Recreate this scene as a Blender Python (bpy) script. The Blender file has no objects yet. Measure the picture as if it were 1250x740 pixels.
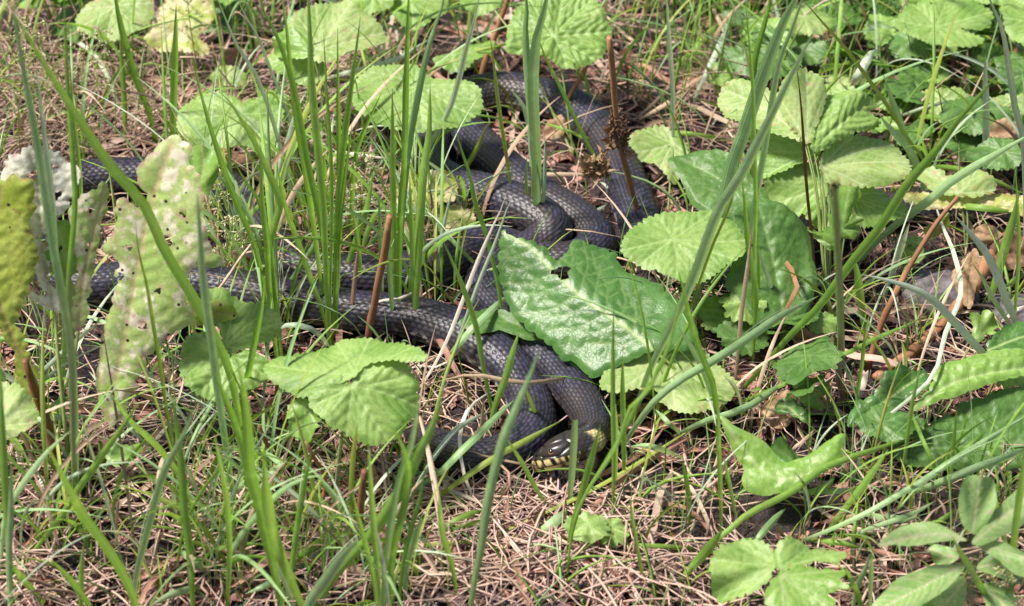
import bpy, math, random
import numpy as np
from mathutils import Vector
from mathutils.geometry import delaunay_2d_cdt
random.seed(7); rng = np.random.default_rng(7)
scn = bpy.context.scene
# ---------------------------------------------------------------- camera, light, exposure
TH = math.radians(36.0); HCAM = 1.09; HFOV = math.radians(24.0)
FPX = 625.0 / math.tan(HFOV/2)
cam_d = bpy.data.cameras.new('camera'); cam = bpy.data.objects.new('camera', cam_d)
scn.collection.objects.link(cam); scn.camera = cam
cam.location = (0, 0, HCAM); cam.rotation_euler = (math.pi/2 - TH, 0, 0)
cam_d.sensor_width = 36; cam_d.angle = HFOV; cam_d.clip_start = 0.05; cam_d.clip_end = 400
cam_d.dof.use_dof = True; cam_d.dof.focus_distance = 1.76; cam_d.dof.aperture_fstop = 9.0
W = bpy.data.worlds.new('World'); scn.world = W; W.use_nodes = True
SUN_EL, SUN_AZ = math.radians(60), math.radians(-100)      # azimuth clockwise from +Y
nt = W.node_tree; bg = nt.nodes['Background']
sky = nt.nodes.new('ShaderNodeTexSky'); sky.sky_type = 'NISHITA'; sky.sun_disc = False
sky.sun_elevation = SUN_EL; sky.sun_rotation = SUN_AZ; sky.dust_density = 3.0; sky.air_density = 1.0
nt.links.new(sky.outputs[0], bg.inputs[0]); bg.inputs[1].default_value = 0.068
sd = bpy.data.lights.new('sun', 'SUN'); so = bpy.data.objects.new('sun', sd); scn.collection.objects.link(so)
sd.energy = 4.0; sd.angle = math.radians(10); sd.color = (1, .94, .86)
_d = Vector((math.sin(SUN_AZ)*math.cos(SUN_EL), math.cos(SUN_AZ)*math.cos(SUN_EL), math.sin(SUN_EL)))
so.rotation_euler = (-_d).to_track_quat('-Z', 'Y').to_euler()
scn.view_settings.view_transform = 'Standard'; scn.view_settings.look = 'None'
scn.view_settings.exposure = 1.1; scn.view_settings.gamma = 1.0
scn.render.engine = 'CYCLES'

# ---------------------------------------------------------------- placing: a point on a plane of the world
CAM = np.array([0, 0, HCAM]); FW = np.array([0, math.cos(TH), -math.sin(TH)])
RT = np.array([1., 0, 0]); UP = np.array([0, math.sin(TH), math.cos(TH)])
def ray(px, py): return FW*FPX + RT*(px-625) + UP*(370-py)
def G(px, py, z=0.0):
    d = ray(px, py); t = (z-HCAM)/d[2]; return CAM + d*t
def VY(px, py, Y):
    d = ray(px, py); return CAM + d*(Y/d[1])
def on_plane(px, py, P, n):
    d = ray(px, py); return CAM + d*(np.dot(P-CAM, n)/np.dot(d, n))
def unit(v): v = np.asarray(v, float); return v/(np.linalg.norm(v)+1e-12)

# ---------------------------------------------------------------- object helpers
COL = scn.collection
def tag(o, label=None, cat=None, group=None, kind=None):
    if label: o['label'] = label
    if cat: o['category'] = cat
    if group: o['group'] = group
    if kind: o['kind'] = kind
    return o
def empty(name, loc, label, cat, group=None):
    o = bpy.data.objects.new(name, None); COL.objects.link(o); o.location = Vector(loc)
    o.empty_display_size = .01
    return tag(o, label, cat, group)
def mesh_obj(name, verts, faces, mat, parent=None, attrs=None, smooth=True):
    """verts in world space; stored relative to the parent thing's base"""
    v = np.asarray(verts, float).reshape(-1, 3)
    org = np.zeros(3)
    if parent is not None:
        q = parent
        while q is not None: org = org + np.array(q.location); q = q.parent
        loc = Vector((0, 0, 0))
    else:
        i = int(np.argmin(v[:, 2])); org = v[i].copy(); loc = Vector(org)
    me = bpy.data.meshes.new(name)
    v = v - org
    f = faces if isinstance(faces, list) else np.asarray(faces)
    if not isinstance(f, list) and f.ndim == 2 and len(f):
        n, k = f.shape
        me.vertices.add(len(v)); me.vertices.foreach_set('co', v.astype(np.float32).ravel())
        me.loops.add(n*k); me.loops.foreach_set('vertex_index', f.astype(np.int32).ravel())
        me.polygons.add(n); me.polygons.foreach_set('loop_start', np.arange(0, n*k, k, dtype=np.int32))
        me.update(calc_edges=True)
    else:
        me.from_pydata([tuple(p) for p in v], [], [tuple(int(i) for i in q) for q in faces])
    if attrs:
        for k, a in attrs.items():
            a = np.asarray(a, np.float32)
            if a.ndim == 1:
                at = me.attributes.new(k, 'FLOAT', 'POINT'); at.data.foreach_set('value', a)
            else:
                at = me.attributes.new(k, 'FLOAT_VECTOR', 'POINT'); at.data.foreach_set('vector', a.ravel())
    if smooth: me.polygons.foreach_set('use_smooth', np.ones(len(me.polygons), dtype=bool))
    if mat: me.materials.append(mat)
    o = bpy.data.objects.new(name, me); COL.objects.link(o); o.location = loc
    if parent is not None: o.parent = parent
    return o
def catmull(P, step=None, n=None, closed=False):
    P = np.asarray(P, float)
    if closed: Q = np.vstack([P[-1], P, P[0], P[1]])
    else: Q = np.vstack([2*P[0]-P[1], P, 2*P[-1]-P[-2]])
    out = []
    for i in range(1, len(Q)-2):
        a, b, c, d = Q[i-1], Q[i], Q[i+1], Q[i+2]
        t = np.linspace(0, 1, 14, endpoint=False)[:, None]
        out.append(.5*((2*b)+(-a+c)*t+(2*a-5*b+4*c-d)*t*t+(-a+3*b-3*c+d)*t**3))
    out = np.vstack(out + ([] if closed else [P[-1:]]))
    if closed: out = np.vstack([out, out[0]])
    L = np.concatenate([[0], np.cumsum(np.linalg.norm(np.diff(out, axis=0), axis=1))])
    if n is None: n = max(3, int(L[-1]/step)+1)
    s = np.linspace(0, L[-1], n)
    r = np.stack([np.interp(s, L, out[:, k]) for k in range(P.shape[1])], 1)
    return r[:-1] if closed else r
def frames(C, up=(0, 0, 1)):
    T = np.gradient(C, axis=0); T /= np.linalg.norm(T, axis=1)[:, None]+1e-12
    U = np.tile(np.asarray(up, float), (len(C), 1))
    S = np.cross(T, U); nn = np.linalg.norm(S, axis=1)
    bad = nn < .15
    if bad.any(): S[bad] = np.cross(T[bad], np.array([0, 1., 0.1])); nn = np.linalg.norm(S, axis=1)
    S /= nn[:, None]
    return T, S, np.cross(S, T)
def ring_faces(n, k, cap=True, off=0):
    i = np.arange(n-1)[:, None]*k; j = np.arange(k)[None, :]
    a = i+j; b = i+(j+1) % k
    return (np.stack([a, b, b+k, a+k], -1).reshape(-1, 4)+off)
def tube(C, rad, k=6, wob=0.0):
    C = np.asarray(C); n = len(C); rad = np.broadcast_to(np.asarray(rad, float), (n,))
    T, S, N = frames(C, (0.05, -.4, 1) if abs(C[-1][2]-C[0][2]) < .7*np.linalg.norm(C[-1]-C[0]) else (0.1, 1, 0.05))
    a = np.arange(k)/k*2*math.pi
    rr = rad[:, None]*(1+wob*rng.standard_normal((n, k)))
    V = C[:, None]+rr[..., None]*(np.cos(a)[None, :, None]*S[:, None]+np.sin(a)[None, :, None]*N[:, None])
    return V.reshape(-1, 3), ring_faces(n, k)
class Acc:
    def __init__(s): s.v = []; s.f = []; s.a = []; s.n = 0
    def add(s, v, f, t=.5):
        s.v.append(v); s.f.append(np.asarray(f)+s.n); s.n += len(v)
        s.a.append(np.full(len(v), t) if np.isscalar(t) else t)
    def build(s, name, mat, parent=None):
        return mesh_obj(name, np.vstack(s.v), np.vstack(s.f), mat, parent, {'tint': np.concatenate(s.a)})

# ---------------------------------------------------------------- materials
def new_mat(name):
    m = bpy.data.materials.new(name); m.use_nodes = True; m.node_tree.nodes.clear()
    return m, m.node_tree.nodes, m.node_tree.links
def N_(nd, t, **k):
    n = nd.new(t)
    for a, b in k.items(): setattr(n, a, b)
    return n
def mixc(nd, lk, fac, a, b, blend='MIX'):
    m = nd.new('ShaderNodeMix'); m.data_type = 'RGBA'; m.blend_type = blend; m.clamp_factor = True
    for s, v in ((0, fac), (6, a), (7, b)):
        if isinstance(v, (int, float)): m.inputs[s].default_value = v
        elif isinstance(v, (tuple, list)): m.inputs[s].default_value = (*v[:3], 1)
        else: lk.new(v, m.inputs[s])
    return m.outputs[2]
def ramp(nd, lk, src, lo, hi):
    r = nd.new('ShaderNodeMapRange'); r.inputs[1].default_value = lo; r.inputs[2].default_value = hi
    r.interpolation_type = 'SMOOTHSTEP'
    lk.new(src, r.inputs[0]); return r.outputs[0]
def noise(nd, lk, scale, detail=3, co=None, rough=.55):
    n = nd.new('ShaderNodeTexNoise'); n.inputs['Scale'].default_value = scale; n.inputs['Detail'].default_value = detail
    n.inputs['Roughness'].default_value = rough
    if co is not None: lk.new(co, n.inputs['Vector'])
    return n.outputs[0]
def mathn(nd, lk, op, a, b=None):
    m = nd.new('ShaderNodeMath'); m.operation = op
    for i, v in enumerate((a, b)):
        if v is None: continue
        if isinstance(v, (int, float)): m.inputs[i].default_value = v
        else: lk.new(v, m.inputs[i])
    return m.outputs[0]
def finish(nd, lk, col, rough=.5, spec=.5, bump=None, bstr=.5, bdist=.0005, trans=0.0, tcol=None, coat=0):
    p = nd.new('ShaderNodeBsdfPrincipled'); o = nd.new('ShaderNodeOutputMaterial')
    lk.new(col, p.inputs['Base Color']) if not isinstance(col, tuple) else setattr(p.inputs['Base Color'], 'default_value', (*col, 1))
    if isinstance(rough, (int, float)): p.inputs['Roughness'].default_value = rough
    else: lk.new(rough, p.inputs['Roughness'])
    p.inputs['Specular IOR Level'].default_value = spec
    if coat: p.inputs['Coat Weight'].default_value = coat; p.inputs['Coat Roughness'].default_value = .3
    if bump is not None:
        b = nd.new('ShaderNodeBump'); b.inputs['Strength'].default_value = bstr; b.inputs['Distance'].default_value = bdist
        lk.new(bump, b.inputs['Height']); lk.new(b.outputs[0], p.inputs['Normal'])
    out = p.outputs[0]
    if trans:
        t = nd.new('ShaderNodeBsdfTranslucent'); mx = nd.new('ShaderNodeMixShader'); mx.inputs[0].default_value = trans
        lk.new(tcol if tcol is not None else col, t.inputs[0]); lk.new(out, mx.inputs[1]); lk.new(t.outputs[0], mx.inputs[2]); out = mx.outputs[0]
    lk.new(out, o.inputs[0])
def attr(nd, name):
    a = nd.new('ShaderNodeAttribute'); a.attribute_name = name; return a.outputs['Fac']
def posn(nd):
    return nd.new('ShaderNodeNewGeometry').outputs['Position']

def leaf_material(name, c1, c2, vein, rough=.42, spec=.5, spots=0.0, spotc=(.16, .08, .035), trans=.35, rim=0.0, rimc=(.25, .16, .05), pale=0.0, palec=(.5, .5, .36), fleck=0.0):
    m, nd, lk = new_mat(name)
    g = posn(nd)
    n1 = noise(nd, lk, 38, 3, g)
    col = mixc(nd, lk, ramp(nd, lk, n1, .35, .65), c1, c2)
    n2 = noise(nd, lk, 420, 2, g)
    col = mixc(nd, lk, mathn(nd, lk, 'MULTIPLY', ramp(nd, lk, n2, .4, .7), .35), col, tuple(x*.62 for x in c1))
    if pale:
        np_ = noise(nd, lk, 75, 5, g, .65)
        col = mixc(nd, lk, mathn(nd, lk, 'MULTIPLY', ramp(nd, lk, np_, .56-.25*pale, .66-.2*pale), .9), col, palec)
    col = mixc(nd, lk, attr(nd, 'vein'), col, vein)
    if rim:
        nr = noise(nd, lk, 160, 3, g)
        col = mixc(nd, lk, mathn(nd, lk, 'MULTIPLY', attr(nd, 'rim'), ramp(nd, lk, nr, .62-.2*rim, .75-.2*rim)), col, rimc)
    if spots:
        n3 = noise(nd, lk, 130, 3, g, .6)
        col = mixc(nd, lk, mathn(nd, lk, 'MULTIPLY', ramp(nd, lk, n3, .72-.14*spots, .76-.12*spots), .85), col, spotc)
    if fleck:
        v = nd.new('ShaderNodeTexVoronoi'); v.inputs['Scale'].default_value = 130; lk.new(g, v.inputs['Vector'])
        f = mathn(nd, lk, 'SUBTRACT', 1.0, ramp(nd, lk, v.outputs['Distance'], .12, .2))
        sep = nd.new('ShaderNodeSeparateColor'); lk.new(v.outputs['Color'], sep.inputs[0])
        f = mathn(nd, lk, 'MULTIPLY', f, ramp(nd, lk, sep.outputs[0], 1-.55*fleck, 1.02-.55*fleck))
        col = mixc(nd, lk, f, col, (.03, .018, .01))
    vo = nd.new('ShaderNodeTexVoronoi'); vo.feature = 'DISTANCE_TO_EDGE'; vo.inputs['Scale'].default_value = 330; lk.new(g, vo.inputs['Vector'])
    bh = mathn(nd, lk, 'ADD', mathn(nd, lk, 'MINIMUM', vo.outputs['Distance'], .18), mathn(nd, lk, 'MULTIPLY', n2, .3))
    tc = mixc(nd, lk, .75, col, (1.0, 1.0, .35), 'MULTIPLY')
    finish(nd, lk, col, rough, spec, bh, .32, .0011, trans, tc)
    return m
M = {}
M['avens'] = leaf_material('leaf_fresh_green', (.18, .33, .06), (.30, .45, .12), (.35, .5, .17), .48, .45, trans=.4, spots=.25, spotc=(.26, .3, .1))
M['avens_worn'] = leaf_material('leaf_pale_worn', (.24, .38, .09), (.38, .49, .18), (.46, .56, .27), .5, .4, spots=.7, spotc=(.42, .34, .18), rim=.3, trans=.4)
M['yellow'] = leaf_material('leaf_yellowing', (.36, .44, .08), (.56, .58, .22), (.3, .38, .09), .5, .4, spots=.6, rim=.9, pale=.5, palec=(.66, .6, .36), trans=.38)
M['thistle'] = leaf_material('leaf_glossy_green', (.055, .145, .028), (.085, .20, .045), (.32, .43, .17), .38, .4, trans=.28)
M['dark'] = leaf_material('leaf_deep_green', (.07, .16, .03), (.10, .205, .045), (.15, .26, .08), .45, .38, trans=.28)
M['bright'] = leaf_material('leaf_bright_green', (.19, .36, .055), (.27, .45, .1), (.36, .5, .18), .4, .5, trans=.42, spots=.2, spotc=(.34, .36, .12))
M['lance'] = leaf_material('leaf_soft_green', (.23, .40, .11), (.34, .5, .19), (.52, .5, .32), .5, .4, trans=.36, spots=.4, spotc=(.36, .32, .2))
M['eaten'] = leaf_material('leaf_eaten_pale', (.32, .46, .12), (.46, .56, .22), (.46, .38, .2), .42, .5, pale=.22, palec=(.74, .66, .56), spots=.55, spotc=(.52, .33, .33), rim=.6, rimc=(.42, .25, .2), fleck=.75, trans=.36)  # pinkish spots paint a hint of gloss on the leaf folds
M['lace'] = leaf_material('leaf_bleached', (.42, .46, .27), (.6, .62, .46), (.5, .46, .33), .5, .45, pale=1.1, palec=(.74, .72, .62), spots=.5, spotc=(.4, .24, .2), rim=.7, rimc=(.34, .2, .16), fleck=.7, trans=.3)
M['olive'] = leaf_material('leaf_olive_spotted', (.28, .36, .05), (.42, .48, .1), (.32, .28, .1), .5, .4, spots=.45, spotc=(.26, .2, .07), rim=.5, fleck=.6, trans=.4)
M['deadleaf'] = leaf_material('leaf_dead_brown', (.17, .09, .055), (.3, .18, .12), (.12, .06, .035), .7, .2, spots=.4, spotc=(.42, .3, .22), trans=.15)
M['deadtan'] = leaf_material('leaf_dead_tan', (.34, .22, .13), (.46, .33, .2), (.2, .12, .07), .7, .2, spots=.6, spotc=(.2, .1, .05), trans=.2)
def ribbon_material(name, a, b, rough=.42, spec=.5, trans=.22, streak=(.0, .0, .0), sf=.3, tipc=None, rib=None):
    m, nd, lk = new_mat(name)
    col = mixc(nd, lk, attr(nd, 'tint'), a, b)
    g = posn(nd); ac = attr(nd, 'across')
    n2 = noise(nd, lk, 45, 3, g); n3 = noise(nd, lk, 380, 3, g)
    st = mathn(nd, lk, 'SINE', mathn(nd, lk, 'MULTIPLY', ac, 19.0))
    col = mixc(nd, lk, mathn(nd, lk, 'MULTIPLY', ramp(nd, lk, st, -.2, .9), sf), col, streak)
    if rib: col = mixc(nd, lk, mathn(nd, lk, 'MULTIPLY', ramp(nd, lk, mathn(nd, lk, 'ABSOLUTE', mathn(nd, lk, 'SUBTRACT', ac, 2.0)), .22, .06), .6), col, rib)
    col = mixc(nd, lk, mathn(nd, lk, 'MULTIPLY', ramp(nd, lk, n2, .5, .75), .45), col, tuple(min(1, x*1.45) for x in b))
    col = mixc(nd, lk, mathn(nd, lk, 'MULTIPLY', ramp(nd, lk, n3, .52, .75), .3), col, tuple(x*.6 for x in a))
    if tipc: col = mixc(nd, lk, mathn(nd, lk, 'MULTIPLY', ramp(nd, lk, noise(nd, lk, 22, 2, g), .6, .75), .8), col, tipc)
    finish(nd, lk, col, rough, spec, mathn(nd, lk, 'ADD', mathn(nd, lk, 'MULTIPLY', st, .5), n3), .35, .0003, trans, mixc(nd, lk, .6, col, (1, 1, .4), 'MULTIPLY') if trans else None)
    return m
M['g'] = ribbon_material('grass_green', (.20, .39, .05), (.35, .56, .11), trans=.48, streak=(.12, .26, .03), rib=(.36, .52, .16))
M['b'] = ribbon_material('grass_bluish', (.22, .40, .13), (.38, .56, .26), .36, .6, trans=.35, streak=(.34, .48, .28), sf=.35, rib=(.45, .58, .36))
M['p'] = ribbon_material('grass_pale', (.38, .5, .34), (.58, .66, .5), .4, .5, trans=.3, streak=(.32, .44, .27), rib=(.6, .68, .55))
M['y'] = ribbon_material('grass_yellow_green', (.24, .36, .05), (.40, .48, .1), trans=.35, streak=(.17, .25, .04), tipc=(.34, .24, .1))
M['d'] = ribbon_material('dry_straw', (.28, .18, .12), (.56, .43, .31), .6, .3, trans=.1, streak=(.2, .13, .08), sf=.5)
M['w'] = ribbon_material('bleached_straw', (.58, .5, .4), (.8, .74, .62), .5, .4, trans=.1, streak=(.44, .34, .25), sf=.4)
M['r'] = ribbon_material('reddish_dry_grass', (.24, .11, .08), (.44, .24, .18), .6, .3, trans=.1, streak=(.18, .09, .06), sf=.5)
M['n'] = ribbon_material('brown_stalk', (.15, .065, .03), (.33, .16, .08), .55, .35, trans=0, streak=(.05, .025, .012), sf=.6)
M['litter'] = ribbon_material('litter_fibre', (.018, .009, .008), (.58, .40, .32), .6, .3, trans=.0, streak=(.1, .05, .04), sf=.45)
M['seed'] = ribbon_material('seed_husk', (.40, .38, .2), (.62, .55, .38), .55, .3, trans=.2, streak=(.25, .25, .12), sf=.3)
M['stalk'] = ribbon_material('leaf_stalk', (.15, .22, .05), (.25, .31, .1), .45, .45, trans=0, streak=(.16, .12, .05), sf=.4)
M['stem'] = ribbon_material('green_ribbed_stem', (.2, .32, .09), (.3, .42, .15), .45, .45, trans=0, streak=(.42, .5, .28), sf=.6)
# ---------------------------------------------------------------- ground: one sheet to the horizon, fine where the camera looks
def axis(lo, hi, step, far):
    a = list(np.arange(lo, hi, step)); s = step; x = a[-1]; hi_ = []
    while x < far: s *= 1.35; x += s; hi_.append(x)
    s = step; x = a[0]; lo_ = []
    while x > -far: s *= 1.35; x -= s; lo_.append(x)
    return np.array(lo_[::-1]+a+hi_)
_ph = rng.uniform(0, 6.28, (40, 2)); _dr = rng.uniform(0, 6.28, 40)
def gz(x, y, fine=True):
    z = 0
    for i in range(10):
        k = (10, 14, 19, 27, 38, 55, 75, 110, 150, 210)[i]
        if not fine and i > 5: break
        z = z + .055/k*np.sin(k*(x*np.cos(_dr[i])+y*np.sin(_dr[i]))+_ph[i, 0])*np.cos(.7*k*(x*np.cos(_dr[i+12]+1)+y*np.sin(_dr[i+12]+1))+_ph[i, 1])
    return z-.002
gx = axis(-.62, .62, .0032, 150); gy = axis(1.02, 2.25, .0032, 150)
GX, GY = np.meshgrid(gx, gy)
near = np.exp(-np.clip(np.hypot(GX, GY-1.6)-1.2, 0, 50)*.8)
GZ = gz(GX, GY)*near
GZ += rng.standard_normal(GX.shape)*.0007*(near > .9)
nx_, ny_ = len(gx), len(gy)
i_ = np.arange(ny_-1)[:, None]*nx_; j_ = np.arange(nx_-1)[None, :]; a_ = i_+j_
gf = np.stack([a_, a_+1, a_+1+nx_, a_+nx_], -1).reshape(-1, 4)
m, nd, lk = new_mat('soil')
g = posn(nd)
n1 = noise(nd, lk, 9, 4, g); n2 = noise(nd, lk, 600, 4, g, .7); n3 = noise(nd, lk, 55, 4, g)
col = mixc(nd, lk, ramp(nd, lk, n1, .35, .65), (.022, .016, .017), (.045, .03, .028))
col = mixc(nd, lk, ramp(nd, lk, n3, .55, .75), col, (.09, .05, .04))
col = mixc(nd, lk, ramp(nd, lk, n2, .56, .68), col, (.17, .14, .15))
col = mixc(nd, lk, ramp(nd, lk, n2, .47, .33), col, (.012, .009, .01))
finish(nd, lk, col, .8, .3, n2, 1.0, .0025)
o = mesh_obj('ground', np.stack([GX, GY, GZ], -1).reshape(-1, 3), gf, m)
tag(o, 'dark crumbly soil under the plant litter', None, kind='structure')

# ---------------------------------------------------------------- snakes
SN_MAT = {}
def snake_material():
    m, nd, lk = new_mat('snake_skin')
    g = posn(nd)
    rnd = attr(nd, 'rnd'); gro = attr(nd, 'groove'); fl = attr(nd, 'flank'); yel = attr(nd, 'yellow'); dk = attr(nd, 'bar'); hd = attr(nd, 'head')
    n = noise(nd, lk, 16, 3, g)
    c = mixc(nd, lk, rnd, (.006, .0055, .009), (.034, .031, .054))  # purple-blue in the scale colour stands in for reflected sky sheen
    c = mixc(nd, lk, ramp(nd, lk, n, .45, .6), c, (.028, .022, .019))
    c = mixc(nd, lk, mathn(nd, lk, 'MULTIPLY', attr(nd, 'keel'), .55), c, (.075, .072, .105))
    c = mixc(nd, lk, fl, c, (.36, .34, .28))
    c = mixc(nd, lk, hd, c, mixc(nd, lk, noise(nd, lk, 260, 3, g), (.012, .009, .008), (.040, .030, .026)))
    c = mixc(nd, lk, dk, c, (.008, .007, .007))
    c = mixc(nd, lk, yel, c, (.55, .44, .19))
    c = mixc(nd, lk, gro, c, (.010, .009, .012))
    n2 = noise(nd, lk, 1500, 2, g)
    r = nd.new('ShaderNodeMapRange'); lk.new(hd, r.inputs[0]); r.inputs[3].default_value = .43; r.inputs[4].default_value = .30
    finish(nd, lk, c, r.outputs[0], .42, n2, .12, .0003)
    return m
SNM = snake_material()
SN_CENTRES = []
def build_snake(pts, label, head=True, name='snake', seed=1):
    """pts: (px, py, height of the centreline, radius) from the snout (or the first visible end) backwards"""
    R = np.random.default_rng(seed)
    P = np.array([list(G(x, y, z)) + [r] for x, y, z, r in pts])
    D = catmull(P, step=.001)
    for _ in range(10): D[1:-1] = .25*D[:-2]+.5*D[1:-1]+.25*D[2:]
    L = np.concatenate([[0], np.cumsum(np.linalg.norm(np.diff(D[:, :3], axis=0), axis=1))])
    tot = L[-1]
    if head: s = np.concatenate([np.arange(0, .05, .00045), np.arange(.05, tot, .00118)])
    else: s = np.arange(0, tot, .00118)
    C = np.stack([np.interp(s, L, D[:, k]) for k in range(3)], 1); rad = np.interp(s, L, D[:, 3])
    T, S, U = frames(C)
    K = 116
    if head:
        ro = .5*np.clip((.062-s)/.022, 0, 1); ro = (ro*ro*(3-2*ro/.5*.5) if False else ro)[:, None]
        S, U = S*np.cos(ro)+U*np.sin(ro), U*np.cos(ro)-S*np.sin(ro)
    th = np.arange(K)/K*2*math.pi           # 0 = top
    if head:
        hs = [0, .0006, .0018, .005, .011, .018, .026, .034, .041, .049, .062, .1]
        hw = [.0004, .0036, .0062, .0084, .0106, .0124, .0146, .0152, .0134, .0118, .0118, .0142]
        hh = [.0004, .0034, .0058, .0080, .0102, .0116, .0122, .0122, .0112, .0106, .0110, .0138]
        w = np.where(s < .1, np.interp(s, hs, hw), rad); h = np.where(s < .1, np.interp(s, hs, hh), rad)
        bl = np.clip((s-.1)/.08, 0, 1); w = np.where(s >= .1, .0140*(1-bl)+rad*bl, w); h = np.where(s >= .1, .0138*(1-bl)+rad*bl, h)
    else: w = rad.copy(); h = rad.copy()
    # scale lattice
    NS = 26
    pitch = .0056*np.clip(rad/.0155, .55, 1.1)
    v = np.cumsum(np.concatenate([[0], np.diff(s)])/pitch)[:, None]+np.zeros((1, K))
    ang = np.minimum(th, 2*math.pi-th)[None, :]       # 0..pi from the back down
    an_ = ang/math.pi
    u = np.where(th[None, :] > math.pi, -1, 1)*NS/2*(1.38*an_-.38*an_**2)+np.zeros((len(s), 1))
    v = v+.12*np.sin(s*61+seed)[:, None]*np.sin(ang*2+s[:, None]*23)
    f1 = np.full(u.shape, 9.); f2 = f1.copy(); cu = np.zeros(u.shape); cv = cu.copy(); du1 = cu.copy(); dv1 = cu.copy()
    for a in (-1, 0, 1, 2):
        ci = np.floor(u)+a
        off = .5*(np.mod(ci, 2))
        for b in (-1, 0, 1):
            cj = np.round(v-off)+b
            du = u-ci; dv = v-(cj+off)
            d = (np.abs(du)*1.0)**1.6+(np.abs(dv)*1.25)**1.6
            nw = d < f1
            f2 = np.where(nw, f1, np.minimum(f2, d))
            cu = np.where(nw, ci % NS, cu); cv = np.where(nw, cj, cv); du1 = np.where(nw, du, du1); dv1 = np.where(nw, dv, dv1)
            f1 = np.where(nw, d, f1)
    e = np.clip((f2-f1)/.42, 0, 1); e = e*e*(3-2*e)
    keel = np.exp(-(du1/.13)**2)*e*(ang < 1.75)
    hsh = np.mod(np.sin(cu*12.9898+cv*78.233+seed)*43758.5453, 1)
    disp = .00060*e+.00028*keel+.00065*dv1*e
    belly = np.clip((ang-2.0)/.25, 0, 1)
    hd = (np.clip((.036-s)/.006, 0, 1) if head else np.zeros(len(s)))[:, None]+np.zeros(u.shape)
    disp = disp*(1-hd)*np.clip(rad/.0155, .4, 1)[:, None]
    groove = (1-e)*(1-hd)*.8
    flank = ((ang > 1.42) & (ang < 2.15) & (hsh > (.5 if True else 0))).astype(float)*np.clip(f1 < .5, 0, 1)*.8
    # pale blotches strongest in the lower rows, missing in stretches
    st = .5+.5*np.sin(v*.11+seed*2)
    flank = flank*(.1+.7*st)*(1-hd)
    flank = np.where((ang > 1.9) & (ang < 2.3), np.maximum(flank, .55*(hsh > .3)*(1-hd)), flank)
    yel = np.zeros(u.shape); bar = np.zeros(u.shape)
    if head:
        S_ = s[:, None]
        plates = [(a_*1.32, b_) for a_, b_ in [(.0035, 0.35), (.0035, -.35), (.0085, .5), (.0085, -.5), (.016, 0), (.015, .95), (.015, -.95), (.026, .5), (.026, -.5), (.0035, 1.1), (.0035, -1.1),
                  (.008, 1.35), (.008, -1.35), (.013, 1.6), (.013, -1.6), (.019, 1.6), (.019, -1.6), (.025, 1.5), (.025, -1.5), (.031, 1.2), (.031, -1.2), (.030, .3), (.030, -.3)]]
        sa = np.where(th > math.pi, th-2*math.pi, th)[None, :]
        p1 = np.full(u.shape, 9.); p2 = p1.copy()
        for (a, b) in plates:
            d = ((S_-a)/.0070)**2+((sa-b)/.62)**2; d = np.sqrt(d)
            nw = d < p1; p2 = np.where(nw, p1, np.minimum(p2, d)); p1 = np.where(nw, d, p1)
        pe = np.clip((p2-p1)/.26, 0, 1); pe = pe*pe*(3-2*pe)
        disp = disp+hd*(.00085*pe-.0004*p1)
        groove = np.maximum(groove, hd*(1-pe)*.95)
        # mouth line, pale lips with dark bars, yellow collar edged black
        mouth = np.exp(-((ang-1.95)/.05)**2)*(S_ < .027)*(S_ > .001)
        disp = disp-.0006*mouth
        lip = ((ang > 1.12+.42*np.clip((S_-.004)/.02, 0, 1)) & (ang < 2.5) & (S_ < .030)).astype(float)
        bars = (np.sin(S_/.0046*2*math.pi+1.2) > .55)*(ang < 1.95)
        yel = np.maximum(yel, lip*(1-bars)*.85); bar = np.maximum(bar, lip*bars)
        col = np.exp(-((S_-.0415-.004*np.sin(ang*1.1))/.0046)**4)*((ang > .45) & (ang < 2.2))
        yel = np.maximum(yel, col*(.72+.28*(hsh > .25)))
        bar = np.maximum(bar, np.exp(-((S_-.053)/.006)**4)*((ang > .2) & (ang < 1.9))*.9)
        groove = np.maximum(groove, mouth)
        # brow ridges over the eyes
        disp = disp+.0009*np.exp(-((S_-.0205)/.0045)**2-((ang-.85)/.25)**2)
    cs, sn = np.cos(th)[None, :], np.sin(th)[None, :]
    W2 = (w[:, None]+disp); H2 = (h[:, None]+disp)
    flat = np.where(cs < 0, .8, .97)
    V = C[:, None]+(W2*np.sign(sn)*np.abs(sn)**.92)[..., None]*S[:, None]+(H2*cs*flat)[..., None]*U[:, None]
    root = empty(name, (C[len(C)//3][0], C[len(C)//3][1], 0), label, 'snake')
    f = ring_faces(len(s), K)
    Vv = V.reshape(-1, 3)
    Vv[:, 2] = np.maximum(Vv[:, 2], -.004)
    at = dict(rnd=hsh, groove=groove, flank=np.clip(flank, 0, 1), yellow=np.clip(yel, 0, 1), bar=np.clip(bar, 0, 1), keel=keel*(1-hd), head=hd)
    mesh_obj('body', Vv, f, SNM, root, {k: a.ravel() for k, a in at.items()})
    SN_CENTRES.append(np.hstack([C, w[:, None]]))
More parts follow.
